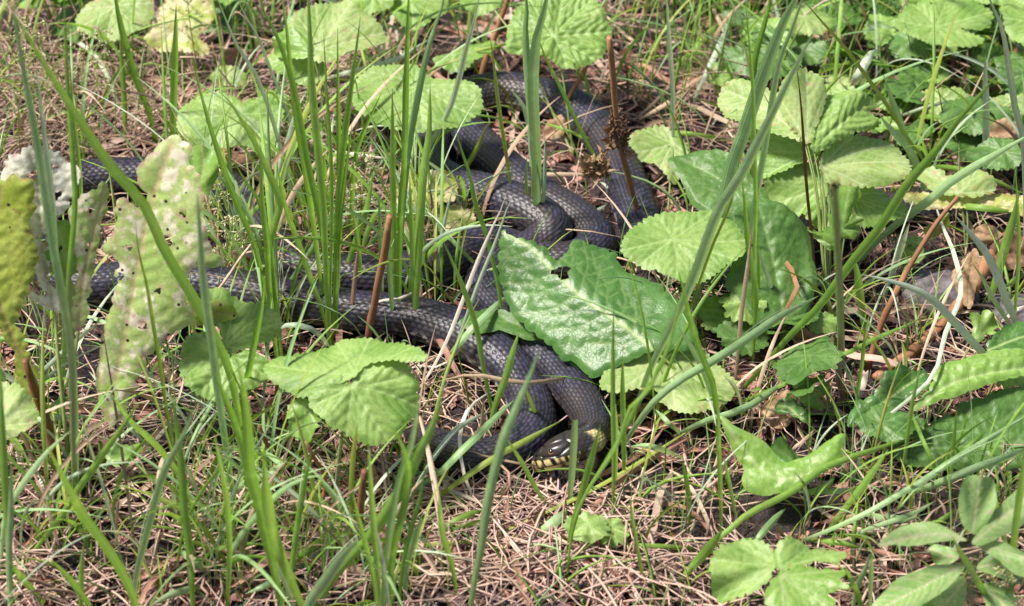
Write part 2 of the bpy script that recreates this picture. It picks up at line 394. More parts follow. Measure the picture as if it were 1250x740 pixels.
    if head:
        me_, nd_, lk_ = new_mat('snake_eye'); finish(nd_, lk_, (.012, .008, .006), .06, .8)
        mr_, nd2, lk2 = new_mat('snake_iris'); finish(nd2, lk2, (.42, .25, .08), .2, .7)
        i = int(np.argmin(abs(s-.0200)))
        for sg in (1, -1):
            a = 1.02*sg
            c = C[i]+S[i]*w[i]*math.sin(a)*.93+U[i]*h[i]*math.cos(a)*1.0
            out = unit(S[i]*math.sin(a)*sg*sg+U[i]*math.cos(a))
            def ball(c, r, k=12):
                la = np.linspace(0, math.pi, k)[:, None]; lo = np.arange(k*2)[None, :]/(k*2)*2*math.pi
                v = np.stack([np.sin(la)*np.cos(lo), np.sin(la)*np.sin(lo), np.cos(la)+0*lo], -1).reshape(-1, 3)*r+c
                return v, ring_faces(k, k*2)
            v, ff = ball(c, .0027); eye = mesh_obj('eye', v, ff, mr_, root)
            v, ff = ball(c+out*.0009, .0021); mesh_obj('pupil', v, ff, me_, eye)
    return root, C, T, S, U, s
Rb = .0158
SH = [(656, 570, .013, .01), (667, 564, .020, .01), (682, 555, .027, .01), (699, 547, .029, .01), (715, 542, .027, .010), (724, 529, .024, .011), (721, 509, .020, .0145), (707, 486, .018, .0170),
      (682, 455, .016, Rb), (650, 422, .015, Rb), (614, 385, .014, Rb), (592, 352, .014, Rb), (612, 322, .014, Rb), (655, 302, .015, Rb), (672, 280, .021, .0172), (640, 256, .024, .0178), (600, 240, .021, .0172),
      (560, 228, .016, .016), (527, 205, .014, Rb), (530, 160, .014, Rb), (560, 125, .014, Rb), (605, 112, .014, .0165), (655, 118, .014, .017), (705, 137, .014, .0172), (745, 180, .014, .0172), (768, 235, .014, .017), (787, 285, .014, .0165),
      (822, 322, .013, Rb), (880, 330, .012, Rb), (940, 318, .012, .0150), (985, 290, .012, .0145), (1050, 262, .012, .0135), (1130, 252, .012, .012), (1220, 256, .010, .010), (1300, 262, .007, .007)]
hs_root, hC, hT, hS, hU, hss = build_snake(SH, 'dark grey snake with a yellow collar, its head resting on the coils in the middle', True, 'snake', 1)
ST = [(505, 528, .004, .0075), (527, 541, .010, .0115), (560, 556, .012, .0135), (600, 560, .0125, .0145), (634, 546, .0125, .0150), (652, 520, .012, .0155), (645, 487, .012, .0158), (624, 452, .015, .0165), (590, 424, .019, .0175),
      (550, 403, .018, .0172), (500, 388, .016, .0165), (440, 381, .0155, Rb), (380, 372, .0155, Rb), (310, 358, .015, Rb), (230, 346, .015, Rb), (160, 345, .015, Rb), (105, 348, .015, Rb), (60, 335, .014, Rb),
      (35, 292, .014, Rb), (50, 240, .014, Rb), (95, 222, .014, Rb), (160, 216, .014, Rb), (220, 218, .014, Rb), (272, 228, .014, Rb), (306, 262, .013, Rb), (338, 305, .013, Rb), (380, 332, .014, Rb), (430, 337, .0145, .0165),
      (480, 338, .015, .0172), (525, 328, .017, .0185), (570, 308, .017, .0185), (610, 303, .013, .017), (660, 318, .012, .0155), (705, 318, .012, Rb), (728, 296, .012, Rb), (705, 268, .013, Rb), (655, 238, .014, .0165), (612, 205, .014, .0175),
      (578, 172, .013, .0172), (556, 140, .012, .013), (545, 118, .009, .008)]
build_snake(ST, 'second dark snake with no head in view, looping through the grass on the left', False, 'snake', 5)
# forked tongue hanging from the mouth
mt, nd, lk = new_mat('snake_tongue'); finish(nd, lk, (.03, .028, .07), .3, .6)
a = G(679, 576, .013); b = G(683, 590, .012); c = G(684, 604, .011); d1 = G(680, 614, .010); d2 = G(689, 613, .010)
v1, f1_ = tube(catmull([a, b, c], n=10), .0013, 6); v2, f2_ = tube(catmull([c, d1], n=4), [.001, .0009, .0006, .0002], 6); v3, f3_ = tube(catmull([c, d2], n=4), [.001, .0009, .0006, .0002], 6)
mesh_obj('tongue', np.vstack([v1, v2, v3]), np.vstack([f1_, f2_+len(v1), f3_+len(v1)+len(v2)]), mt, hs_root)
SNK = np.vstack(SN_CENTRES)[::6]
def off_snake(x, y, pad=0.0):
    d = np.hypot(SNK[:, 0]-x, SNK[:, 1]-y)-SNK[:, 3]-pad
    return d.min() > 0

# ---------------------------------------------------------------- grass blade: closed thin ribbon, keeled
def blade_geo(C, w, seedrot=None, tip=.32, root=.5, blunt=False):
    n = len(C)
    T = np.gradient(C, axis=0); T /= np.linalg.norm(T, axis=1)[:, None]+1e-12
    view = C-CAM; view /= np.linalg.norm(view, axis=1)[:, None]
    S = np.cross(T, view); S /= np.linalg.norm(S, axis=1)[:, None]+1e-9
    Nn = np.cross(S, T)
    r = seedrot if seedrot is not None else rng.uniform(-.55, .55)
    tw = r+np.linspace(-.25, .25, n)*rng.uniform(-1.5, 1.5)
    c_, s_ = np.cos(tw)[:, None], np.sin(tw)[:, None]
    A = S*c_+Nn*s_; B = -S*s_+Nn*c_
    t = np.linspace(0, 1, n)     # 0 = tip
    prof = np.minimum(1, (t/tip)**.75) if not blunt else np.minimum(1, .75+t)
    prof = prof*np.where(t > .6, 1-(1-root)*((t-.6)/.4), 1)
    hw = np.maximum(.5*w*prof/np.maximum(.75, np.abs(c_[:, 0])), .00012)
    acr = np.array([-1, -.55, 0, .55, 1.]); dep = np.array([.34, .12, -.06, .12, .34])
    V = (C[:, None]+A[:, None]*(hw[:, None]*acr[None])[..., None]+B[:, None]*(hw[:, None]*dep[None])[..., None]).reshape(-1, 3)
    i = np.arange(n-1)[:, None]*5+np.arange(4)[None]
    f = np.stack([i, i+1, i+6, i+5], -1).reshape(-1, 4)
    return V, f
ACR = np.array([1, 1.45, 2, 2.55, 3.])
def blade_curve(pts, lean, mode='U'):
    """pts px from tip to root; U: rises from its root with a lean (m, toward -Y when negative); L: lies across at given height (cm)"""
    n = len(pts)
    seg = [0]
    for i in range(1, n): seg.append(seg[-1]+math.hypot(pts[i][0]-pts[i-1][0], pts[i][1]-pts[i-1][1]))
    P = []
    if mode == 'U':
        root = G(pts[-1][0], pts[-1][1], -.002); Y0 = root[1]
        for i in range(n-1):
            t = 1-seg[i]/seg[-1]
            q = VY(pts[i][0], pts[i][1], Y0+lean*t**1.4)
            if q[2] < .004: q = G(pts[i][0], pts[i][1], .004)
            P.append(q)
        P.append(root)
    else:
        for i in range(n):
            t = seg[i]/seg[-1]
            z = lean*(math.sin(math.pi*min(1, .15+.85*t))**.6)
            P.append(G(pts[i][0], pts[i][1], max(.003, z)))
    P = np.array(P)
    return catmull(P, n=max(10, min(26, int(seg[-1]/16)))) if n > 2 else catmull(np.vstack([P[0], (P[0]+P[1])/2+np.array([0, 0, .002]), P[1]]), n=10)
def px_size(p): return np.linalg.norm(p-CAM)/FPX
def parse(s):
    return [tuple(float(q) for q in a.split(',')) for a in s.split()]
def tuft(label, specs, name='grass_tuft', cat='grass', group=None):
    """specs: 'colour width lean|Lheight; x,y x,y ...'  (tip first, root last)"""
    items = []
    WK = .96
    for sp in specs:
        hd, ps = sp.split(';'); c, w, le = hd.split()[:3]
        pts = parse(ps)
        blunt = 'k' in hd.split()[3:] if len(hd.split()) > 3 else False
        mode = 'L' if le[0] == 'L' else 'U'; val = float(le.lstrip('L'))/100
        C = blade_curve(pts, val, mode)
        items.append((c, float(w), C, blunt))
    if len(items) == 1:
        c, w, C, bl = items[0]
        V, f = blade_geo(C, WK*w*px_size(C[len(C)//2]), blunt=bl)
        o = mesh_obj(name, V, f, M[c], None, {'tint': np.full(len(V), rng.uniform(0, 1)), 'across': np.tile(ACR, len(V)//5)})
        return tag(o, label, cat, group)
    root = empty(name, items[0][2][-1], label, cat, group)
    for c, w, C, bl in items:
        V, f = blade_geo(C, WK*w*px_size(C[len(C)//2]), blunt=bl)
        mesh_obj({'d': 'straw', 'w': 'straw', 'r': 'dry_blade'}.get(c, 'blade'), V, f, M[c], root, {'tint': np.full(len(V), rng.uniform(0, 1)), 'across': np.tile(ACR, len(V)//5)})
    return root
def stalk_thing(label, px_pts, heights, r_px, mat='n', name='dead_stalk', cat='stalk', lean=None, wob=.12):
    if lean is None: P = np.array([G(x, y, h/100) for (x, y), h in zip(px_pts, heights)])
    else: P = blade_curve(px_pts, lean/100)
    C = catmull(P, n=26) if lean is None else P
    s = px_size(C[len(C)//2]); rr = np.linspace(r_px[0], r_px[1], len(C))*s*.5
    V, f = tube(C, rr, 8, wob)
    f = np.vstack([f]); n = len(C)
    V = np.vstack([V, C[0], C[-1]]); m0 = len(V)-2
    caps = [[i, (i+1) % 8, m0, m0] for i in range(8)]
    o_f = [list(q) for q in f]+[[(i+1) % 8, i, m0] for i in range(8)]+[[8*(n-1)+i, 8*(n-1)+(i+1) % 8, m0+1] for i in range(8)]
    o = mesh_obj(name, V, o_f, M[mat], None, {'tint': np.full(len(V), rng.uniform(0, 1))})
    return tag(o, label, cat), C

# ---------------------------------------------------------------- leaves
def poly_resample(P, step): return catmull(P, step=step, closed=True)
def inside(poly, pts):
    x, y = pts[:, 0], pts[:, 1]; r = np.zeros(len(pts), bool)
    x1, y1 = poly[:, 0], poly[:, 1]; x2, y2 = np.roll(x1, -1), np.roll(y1, -1)
    for i in range(len(poly)):
        c = ((y1[i] > y) != (y2[i] > y)) & (x < (x2[i]-x1[i])*(y-y1[i])/(y2[i]-y1[i]+1e-15)+x1[i]); r ^= c
    return r
def seg_dist(P, A, B):
    d = B-A; L = (d**2).sum(-1)+1e-15
    out = np.full(len(P), 9e9)
    for i in range(len(A)):
        t = np.clip(((P-A[i])@d[i])/L[i], 0, 1)
        out = np.minimum(out, np.linalg.norm(P-(A[i]+t[:, None]*d[i]), axis=1))
    return out
def make_leaf(parent, outline, base, z, normal, mat, kind='palmate', midrib=None, holes=(), teeth=(.0048, .0021), quilt=.00062, wave=.0034, cup=0.0, nv=7, root=None, stalk_r=2.2, anchor=None, bend=(0, 0), fold=0.0, name='leaf', label=None, rag=None, res=100):
    if rag is None: rag = .0011 if kind == 'palmate' else 0.0
    Rn = np.random.default_rng(abs(hash((outline[0][0]*13+outline[1][1]*7+base[0]))) % 100000)
    anchor = anchor or base
    P0 = G(anchor[0], anchor[1], z); n = unit(normal)
    if np.dot(n, CAM-P0) < 0: n = -n
    e1 = unit(np.cross(n, np.array([0, 0, 1.]) if abs(n[2]) < .99 else np.array([0, 1., 0]))); e2 = np.cross(n, e1)
    def loc(p): q = on_plane(p[0], p[1], P0, n)-P0; return np.array([q@e1, q@e2])
    O = poly_resample(np.array([loc(p) for p in outline]), .0011)
    b = loc(base)
    size = np.ptp(O, axis=0).max()
    # toothed margin
    if teeth[1]:
        T = np.roll(O, -1, 0)-np.roll(O, 1, 0); T /= np.linalg.norm(T, axis=1)[:, None]+1e-12
        area = .5*np.sum(O[:, 0]*np.roll(O[:, 1], -1)-np.roll(O[:, 0], -1)*O[:, 1])
        No = np.stack([T[:, 1], -T[:, 0]], 1)*np.sign(area)
        s = np.arange(len(O))*.0011
        ph = s/teeth[0]+.5*np.sin(s/.013+Rn.uniform(0, 6))
        saw = np.abs(np.sin(math.pi*ph))**.6
        O = O+No*(teeth[1]*(saw-.55)*(.7+.6*np.sin(s/.021)**2))[:, None]
    if rag:
        s = np.arange(len(O))*.0011; T = np.roll(O, -3, 0)-np.roll(O, 3, 0); T /= np.linalg.norm(T, axis=1)[:, None]+1e-12
        No = np.stack([T[:, 1], -T[:, 0]], 1); Lr = s[-1]; dd = 0
        for k_ in (9, 17, 31, 55): dd = dd+np.sin(2*math.pi*k_*s/Lr+Rn.uniform(0, 6))/(k_/9)**.6*(np.sin(2*math.pi*3*s/Lr+k_)+.6)
        O = O+No*(rag*dd)[:, None]*.5
    # veins
    A, B, lv = [], [], []
    def addv(pl, level):
        for i in range(len(pl)-1): A.append(pl[i]); B.append(pl[i+1]); lv.append(level)
    cen = O.mean(0)
    if kind == 'palmate':
        dirs = O-b; ang = np.unwrap(np.arctan2(dirs[:, 1], dirs[:, 0])); main = cen-b
        am = math.atan2(main[1], main[0]); off = np.linalg.norm(main)/size
        spread = 2.5 if off < .22 else (1.9 if off < .32 else 1.25)
        for k in range(nv):
            a = am+spread*(k/(nv-1)*2-1)+Rn.uniform(-.08, .08)
            dd = np.abs(np.angle(np.exp(1j*(np.arctan2(dirs[:, 1], dirs[:, 0])-a))))
            c = np.where(dd < .12, np.linalg.norm(dirs, axis=1), 0); j = int(np.argmax(c))
            if c[j] <= 0: continue
            e = O[j]; l = np.linalg.norm(e-b)
            if l < .18*size: continue
            t = np.linspace(0, 1, 9)[:, None]; perp = np.array([-(e-b)[1], (e-b)[0]])
            pl = b+(e-b)*t*.97+perp*.05*np.sin(t*3.14)*Rn.uniform(-1, 1)
            addv(pl, 1)
            m = max(2, int(l/.0085))
            for q in range(1, m+1):
                tt = (q-.2)/(m+.6); o_ = b+(e-b)*tt; u_ = unit(e-b)
                for sg in (1, -1):
                    aa = sg*(.72+Rn.uniform(-.1, .1)); d_ = np.array([u_[0]*math.cos(aa)-u_[1]*math.sin(aa), u_[0]*math.sin(aa)+u_[1]*math.cos(aa)])
                    ln = (l*(1-tt)*.55+.004)*(.75+.5*tt)
                    mid = o_+d_*ln*.5; en = o_+d_*ln*.85+u_*ln*.2
                    addv(np.array([o_, mid, en]), .55)
    else:
        mr = catmull(np.array([loc(p) for p in midrib]), n=24)
        addv(mr, 1)
        tot = np.sum(np.linalg.norm(np.diff(mr, axis=0), axis=1)); m = max(4, int(tot/(.0115 if kind == 'pinnate' else .006)))
        for q in range(1, m):
            for sg in (1, -1):
                tt = q/m+Rn.uniform(-.25, .25)/m; i = min(22, max(1, int(tt*23))); u_ = unit(mr[i-1]-mr[i+1])*(-1)
                aa = sg*((1.0 if kind == 'pinnate' else .75)+Rn.uniform(-.12, .12)); d_ = np.array([u_[0]*math.cos(aa)-u_[1]*math.sin(aa), u_[0]*math.sin(aa)+u_[1]*math.cos(aa)])
                ln = size*.28*(1-.5*abs(2*tt-1))
                pl = np.array([mr[i], mr[i]+d_*ln*.55, mr[i]+d_*ln*.95+u_*ln*.28]); addv(pl, .5)
                if kind == 'pinnate':
                    for fr in (.35, .7):
                        o_ = mr[i]+d_*ln*fr
                        for s2 in (1, -1):
                            a3 = s2*.9; d3 = np.array([d_[0]*math.cos(a3)-d_[1]*math.sin(a3), d_[0]*math.sin(a3)+d_[1]*math.cos(a3)])
                            addv(np.array([o_, o_+d3*ln*.22]), .25)
    A = np.array(A); B = np.array(B); lv = np.array(lv)
    # grid
    st = max(.0012, size/res)
    lo, hi = O.min(0), O.max(0)
    xs = np.arange(lo[0], hi[0], st); ys = np.arange(lo[1], hi[1], st*.87)
    X, Y = np.meshgrid(xs, ys); X[1::2] += st*.5
    I = np.stack([X.ravel(), Y.ravel()], 1); I = I+Rn.uniform(-.12, .12, I.shape)*st
    I = I[inside(O, I)]
    I = I[seg_dist(I, O, np.roll(O, -1, 0)) > st*.45]
    Hs = []
    for (hx, hy, hr) in holes:
        c = loc((hx, hy)); r = hr*px_size(P0); k = 14
        q = np.array([c+r*(1+.3*math.sin(3*a+hx)+.2*math.sin(5*a))*np.array([math.cos(a)*1.2, math.sin(a)]) for a in np.arange(k)/k*2*math.pi])
        Hs.append(q); I = I[~inside(q, I)]; I = I[seg_dist(I, q, np.roll(q, -1, 0)) > st*.3]
    VP = []
    for i in range(len(A)):
        m_ = max(2, int(np.linalg.norm(B[i]-A[i])/(st*.9))); VP.append(A[i]+(B[i]-A[i])*np.linspace(0, 1, m_)[:, None])
    VP = np.vstack(VP); VP = VP[inside(O, VP)]; VP = VP[seg_dist(VP, O, np.roll(O, -1, 0)) > st*.5]
    for q in Hs: VP = VP[~inside(q, VP)]; VP = VP[seg_dist(VP, q, np.roll(q, -1, 0)) > st*.3]
    key = np.round(VP/(st*.45)).astype(int); _, ui = np.unique(key, axis=0, return_index=True); VP = VP[ui]
    I = I[seg_dist(I, A, B) > st*.4]; I = np.vstack([VP, I])
    pts = [O]+Hs+[I]; allp = np.vstack(pts)
    edges = []; k = 0
    for loop in [O]+Hs:
        m = len(loop); edges += [(k+i, k+(i+1) % m) for i in range(m)]; k += m
    vs, es, fs, *_ = delaunay_2d_cdt([Vector(p) for p in allp], edges, [], 0, 1e-7)
    P2 = np.array([[v.x, v.y] for v in vs]); F = np.array([f for f in fs if len(f) == 3])
    cn = P2[F].mean(1); keep = inside(O, cn)
    for q in Hs: keep &= ~inside(q, cn)
    F = F[keep]
    eh = np.full(len(P2), 9.)
    for q in Hs: eh = np.minimum(eh, seg_dist(P2, q, np.roll(q, -1, 0)))
    dm = seg_dist(P2, A[lv == 1], B[lv == 1]); ds = seg_dist(P2, A[lv < 1], B[lv < 1]) if (lv < 1).any() else np.full(len(P2), 9.)
    ed = seg_dist(P2, O, np.roll(O, -1, 0))
    q = quilt
    rs_ = .0040 if kind == 'pinnate' else .0025
    h = q*1.6*(1-np.exp(-dm/.004))+q*1.15*(1-np.exp(-(ds/rs_)**1.4))
    ee = np.clip(ed/.004, 0, 1); h = h*(.25+.75*ee)
    rel = P2-b; rr = np.linalg.norm(rel, axis=1)/size; aa = np.arctan2(rel[:, 1], rel[:, 0])
    h += size*.06*Rn.uniform(-1, 1)*(rel[:, 0]/size)*2*(rel[:, 1]/size)*2+size*Rn.uniform(-.12, .05)*rr**2*(kind == 'palmate')
    h += wave*np.sin(aa*5+Rn.uniform(0, 6))*rr**1.5*1.6+wave*.8*np.sin(aa*11+Rn.uniform(0, 6))*rr**2.5*1.4
    rn = np.zeros(len(P2))
    for _k in range(9):
        kx, ky = Rn.standard_normal(2)*(150+90*_k); rn += np.sin(P2[:, 0]*kx+P2[:, 1]*ky+Rn.uniform(0, 6))/(1.5+_k*.5)
    h += quilt*.16*rn*ee
    h += cup*rr**2*size
    if fold and kind != 'palmate': h += fold*dm
    cc = P2-cen
    h += (bend[0]*cc[:, 0]**2+bend[1]*cc[:, 1]**2)
    V = P0+P2[:, :1]*e1+P2[:, 1:]*e2+h[:, None]*n
    # keep above soil
    lowm = V[:, 2] < .004; V[lowm, 2] = .004
    wm, ws = (.0007, .0004) if size > .05 else (.0005, .0003)
    if kind == 'pinnate': wm = .0016 if size > .07 else .0008
    vein = np.maximum(np.exp(-(dm/wm)**2), (.22 if kind == 'pinnate' else .42)*np.exp(-(ds/ws)**2))
    F3 = F
    nrm = np.cross(V[F3[:, 1]]-V[F3[:, 0]], V[F3[:, 2]]-V[F3[:, 0]]).sum(0)
    if nrm@n < 0: F3 = F3[:, ::-1]
    o = mesh_obj(name, V, F3, M[mat], parent, {'vein': vein, 'rim': np.maximum(np.exp(-ed/.003), 1.6*np.exp(-eh/.0012))})
    if label: o['label'] = label
    if root is not None and parent is not None:
        bw = P0+b[0]*e1+b[1]*e2-n*.0008
        rt = G(root[0], root[1], -.003) if len(root) < 3 else G(root[0], root[1], root[2])
        hor = rt-bw; mid = bw+hor*.42+np.array([0, 0, abs(bw[2]-rt[2])*.16])
        Cc = catmull(np.array([bw, mid, rt]), n=16)
        s = px_size(bw)*.5
        v, f = tube(Cc, np.linspace(stalk_r*.8, stalk_r*1.35, 16)*s, 6, .04)
        mesh_obj('stalk', v, f, M['stalk'], o, {'tint': np.full(len(v), Rn.uniform(0, 1))})
    return o
# ================================================================= leafy plants
def plant(label, root_px, leaves, name='leafy_plant', cat='plant', stem=None):
    r = empty(name, G(root_px[0], root_px[1], 0), label, cat)
    for L in leaves:
        L = dict(L); ol = L.pop('o'); b = L.pop('b'); z = L.pop('z'); n = L.pop('n'); mt = L.pop('m')
        rt = L.pop('root', root_px)
        make_leaf(r, parse(ol), b, z, n, mt, root=rt, **L)
    if stem:
        pts, w, lean = stem
        C = blade_curve(pts, lean); s = px_size(C[len(C)//2])*.5
        v, f = tube(C, np.linspace(w*.8, w*1.15, len(C))*s, 8, .03)
        mesh_obj('stem', v, f, M['stem'], r, {'tint': np.full(len(v), .6)})
    return r
UPN = (0, -.35, 1)
# ---- middle right cluster
plant('bushy light green plant with seven crinkled toothed leaves right of the middle', (1012, 415), [
 dict(o='876,108 888,97 908,96 930,104 952,118 970,136 984,165 980,174 958,166 930,160 905,148 885,140 878,125', b=(981, 170), z=.135, n=(-.2, -.5, 1), m='avens_worn', nv=5),
 dict(o='952,106 965,91 983,86 1001,96 1009,112 1005,133 995,158 986,176 970,160 955,140 948,122', b=(985, 173), z=.135, n=(0, -.75, .8), m='avens_worn', nv=5),
 dict(o='992,186 992,160 1000,135 1013,115 1043,110 1064,119 1071,130 1062,137 1076,149 1064,158 1040,163 1012,178', b=(994, 183), z=.130, n=(.3, -.8, .8), m='avens', nv=5, quilt=.0016, fold=.1),
 dict(o='1000,205 1008,181 1025,168 1043,161 1071,163 1099,172 1111,193 1106,216 1085,226 1057,228 1029,226 1008,222', b=(1002, 205), z=.115, n=(.1, -.6, .85), m='avens_worn', nv=6),
 dict(o='928,161 950,159 975,166 1001,186 982,197 958,208 930,215 920,190', b=(999, 187), z=.115, n=(-.2, -.6, .9), m='avens', nv=5),
 dict(o='931,240 937,218 960,201 993,200 1012,222 1006,246 981,261 951,257 938,250', b=(1010, 222), z=.095, n=(-.1, -.6, .9), m='avens', nv=6),
 dict(o='984,262 998,247 1013,240 1027,262 1018,280 1008,283 992,275', b=(1012, 242), z=.09, n=(0, -.8, .6), m='avens', nv=5),
 dict(o='1036,256 1040,234 1060,228 1088,236 1106,250 1102,266 1072,272 1046,276', b=(1040, 240), z=.085, n=(.2, -.5, 1), m='bright', nv=6),
])
# ---- sow thistle stem
def jagged(*a): return ' '.join(a)
plant('tall pale ribbed green stem with small jagged leaves below the bushy leaf cluster', (1026, 440), [
 dict(o='1025,228 1046,228 1050,240 1040,253 1037,266 1028,281 1023,300 1010,296 1001,288 984,281 1004,284 1014,276 1010,262 1020,262 1019,245', b=(1026, 296), z=.085, n=(0, -1, .5), m='bright', kind='pinnate', midrib=[(1026, 297), (1030, 262), (1035, 230)], teeth=(.006, .0008), root=None),
 dict(o='1024,290 1012,276 1002,283 985,276 992,290 1004,298 1012,305 1024,304', b=(1024, 300), z=.08, n=(-.2, -1, .5), m='bright', kind='pinnate', midrib=[(1024, 300), (1005, 292), (988, 279)], teeth=(.005, .0008), root=None),
 dict(o='1027,268 1040,262 1052,268 1050,285 1036,292 1027,288', b=(1027, 280), z=.085, n=(.2, -1, .5), m='avens', kind='pinnate', midrib=[(1027, 282), (1040, 276), (1051, 270)], teeth=(.005, .0006), root=None),
], name='thistle_plant', stem=([(1019, 226), (1021, 270), (1024, 330), (1026, 390), (1027, 445)], 10, -.5))
# ---- round leaves in the middle
plant('single round toothed light green leaf just above the big glossy leaf', (862, 425), [
 dict(o='759,300 768,282 790,267 815,260 850,258 882,262 903,278 912,298 900,318 880,330 860,342 842,347 820,339 800,330 780,323 764,314', b=(821, 292), z=.085, n=(0, -.45, 1), m='avens', nv=9, cup=-.03)])
plant('pale lobed leaf lying low below the tip of the big glossy leaf', (845, 545), [
 dict(o='732,470 742,448 775,434 800,425 830,420 857,428 880,450 900,466 892,488 862,504 832,504 806,488 800,476 770,476 745,478', b=(815, 436), z=.045, n=(0, -.4, 1), m='avens_worn', nv=7)])
plant('faded yellowish green round leaf left of the dark smooth leaves', (815, 265), [
 dict(o='767,172 785,158 805,154 825,163 839,180 838,200 822,222 803,203 782,192', b=(822, 175), z=.035, n=(0, -.5, 1), m='avens_worn', nv=6)])
plant('wide round crinkled leaf in the upper middle, left of the snake coils', (505, 300), [
 dict(o='431,122 435,98 455,84 490,80 510,80 522,95 545,98 575,102 588,118 586,135 570,150 545,158 515,163 480,158 450,150 436,138', b=(512, 105), z=.09, n=(0, -.5, 1), m='avens', nv=8, cup=.03)])
plant('rounded pale green leaf in the upper left, behind the tall grass blades', (310, 290), [
 dict(o='216,140 230,122 260,113 285,118 300,127 322,118 345,128 341,155 332,185 315,187 300,178 275,179 245,178 222,166', b=(296, 140), z=.07, n=(0, -.5, 1), m='avens', nv=7),
 dict(o='300,125 315,118 335,112 352,122 345,140 325,150 308,146', b=(310, 143), z=.06, n=(0, -.4, 1), m='bright', nv=5)])
plant('leaf cluster with yellow worn edges at the top, left of the middle', (405, 210), [
 dict(o='352,30 380,8 420,0 440,10 455,20 467,34 471,46 448,58 430,62 418,68 400,76 380,72 365,55', b=(392, 62), z=.10, n=(0, -.5, 1), m='avens_worn', nv=7),
 dict(o='325,72 345,50 362,52 382,70 398,78 394,96 378,104 358,98 342,92', b=(388, 66), z=.09, n=(0, -.7, 1), m='avens', nv=6),
 dict(o='332,60 350,32 372,40 380,66 360,72', b=(382, 66), z=.10, n=(-.3, -.7, 1), m='bright', nv=4)])
plant('small toothed leaves cut by the top edge above the wide round leaf', (500, 130), [
 dict(o='474,5 480,-12 510,-22 540,-10 546,10 530,24 512,35 490,30', b=(500, 0), z=.075, n=(0, -.5, 1), m='avens', nv=7),
 dict(o='428,2 440,-12 462,-18 484,-8 478,6 458,16 440,14', b=(455, -4), z=.08, n=(0, -.5, 1), m='avens', nv=6),
 dict(o='528,72 548,66 560,60 582,50 602,44 600,60 580,74 562,88 545,86', b=(552, 76), z=.05, n=(0, -.5, 1), m='bright', nv=5, teeth=(.006, .0018))])
plant('large round light green leaf at the top edge above the snake coils', (700, 190), [
 dict(o='618,60 624,22 640,0 665,-14 700,-12 730,6 744,32 741,58 726,75 702,83 680,79 664,68 648,70 630,66', b=(676, 46), z=.085, n=(0, -.6, 1), m='avens', nv=8, quilt=.0018),
 dict(o='560,-15 590,-20 612,-8 606,12 585,18 565,8', b=(590, -6), z=.08, n=(0, -.5, 1), m='avens', nv=5)])
plant('blurry pale leaves at the upper left edge', (170, 130), [
 dict(o='92,22 108,5 140,-12 170,-6 187,10 176,30 150,45 120,49 100,40', b=(140, 8), z=.07, n=(0, -.4, 1), m='avens_worn', nv=7)])
plant('yellowing leaf pair hanging over the straw at the upper left', (225, 150), [
 dict(o='178,48 192,28 200,4 226,-12 256,-2 260,25 242,45 256,56 246,66 212,62 190,60', b=(222, 22), z=.065, n=(0, -.5, 1), m='yellow', nv=7),
 dict(o='256,95 265,83 285,81 301,95 290,108 268,109', b=(280, 90), z=.03, n=(0, -.5, 1), m='avens_worn', nv=5)])
plant('yellowing ragged leaf pair beside the tall blades, left of the snake coils', (530, 325), [
 dict(o='482,238 497,222 510,216 531,207 545,209 558,220 555,243 536,249 518,252 503,262 490,256', b=(520, 244), z=.045, n=(0, -.6, 1), m='yellow', nv=6, teeth=(.006, .0016)),
 dict(o='528,257 540,252 554,250 566,255 578,262 579,280 564,285 544,289 531,275', b=(532, 258), z=.035, n=(0, -.6, 1), m='yellow', nv=6, teeth=(.006, .0016))])
# ---- big glossy leaf
plant('big glossy puckered leaf with a pale midrib lying over the snake', (865, 520), [
 dict(o='615,283 624,290 649,296 668,306 680,320 692,303 697,290 702,285 714,290 731,295 748,301 753,316 770,329 797,338 819,357 843,380 850,415 835,424 819,427 797,428 770,438 746,446 732,452 717,456 708,444 700,437 683,432 674,420 663,411 652,402 644,397 634,388 625,378 619,370 612,350 607,329 609,305',
      b=(797, 427), z=.055, n=(-.22, -.55, 1), m='thistle', kind='pinnate', midrib=[(797, 427), (773, 407), (746, 388), (705, 359), (673, 329), (649, 305), (618, 287)],
      holes=((686, 334, 9),), teeth=(.012, .0022), quilt=.0010, wave=.003, stalk_r=4.5, fold=-.22),
 dict(o='560,396 575,382 592,372 612,376 632,386 650,402 664,415 640,414 612,404 585,408', b=(655, 412), z=.035, n=(0, -.5, 1), m='dark', kind='pinnate', midrib=[(658, 412), (620, 392), (570, 394)], teeth=(.01, .0012)),
 dict(o='680,424 700,420 717,446 712,460 700,455 694,440', b=(714, 450), z=.03, n=(0, -.5, 1), m='dark', kind='pinnate', midrib=[(714, 452), (700, 440), (686, 426)], teeth=(.01, .0012)),
], name='rosette_plant')
plant('large dark smooth leaves hidden behind the round leaf right of the middle', (955, 440), [
 dict(o='815,190 832,180 860,178 885,185 902,200 925,225 942,248 950,280 935,300 905,296 880,275 860,260 843,246 833,220', b=(945, 290), z=.075, n=(-.1, -.7, 1), m='dark', kind='pinnate', midrib=[(940, 290), (890, 225), (830, 186)], teeth=(.014, .0008), quilt=.0013, stalk_r=4),
 dict(o='895,262 925,246 955,252 985,275 994,310 996,350 985,378 965,396 940,401 915,386 900,362 885,350 892,328 905,300', b=(958, 398), z=.035, n=(.1, -.8, 1), m='dark', kind='pinnate', midrib=[(958, 398), (945, 330), (925, 255)], teeth=(.014, .001), quilt=.0013, stalk_r=4),
 dict(o='845,378 870,366 900,372 925,386 930,400 905,405 880,398 860,392', b=(925, 398), z=.02, n=(0, -.4, 1), m='bright', kind='pinnate', midrib=[(925, 396), (890, 384), (850, 379)], teeth=(.008, .0022)),
], name='rosette_plant')
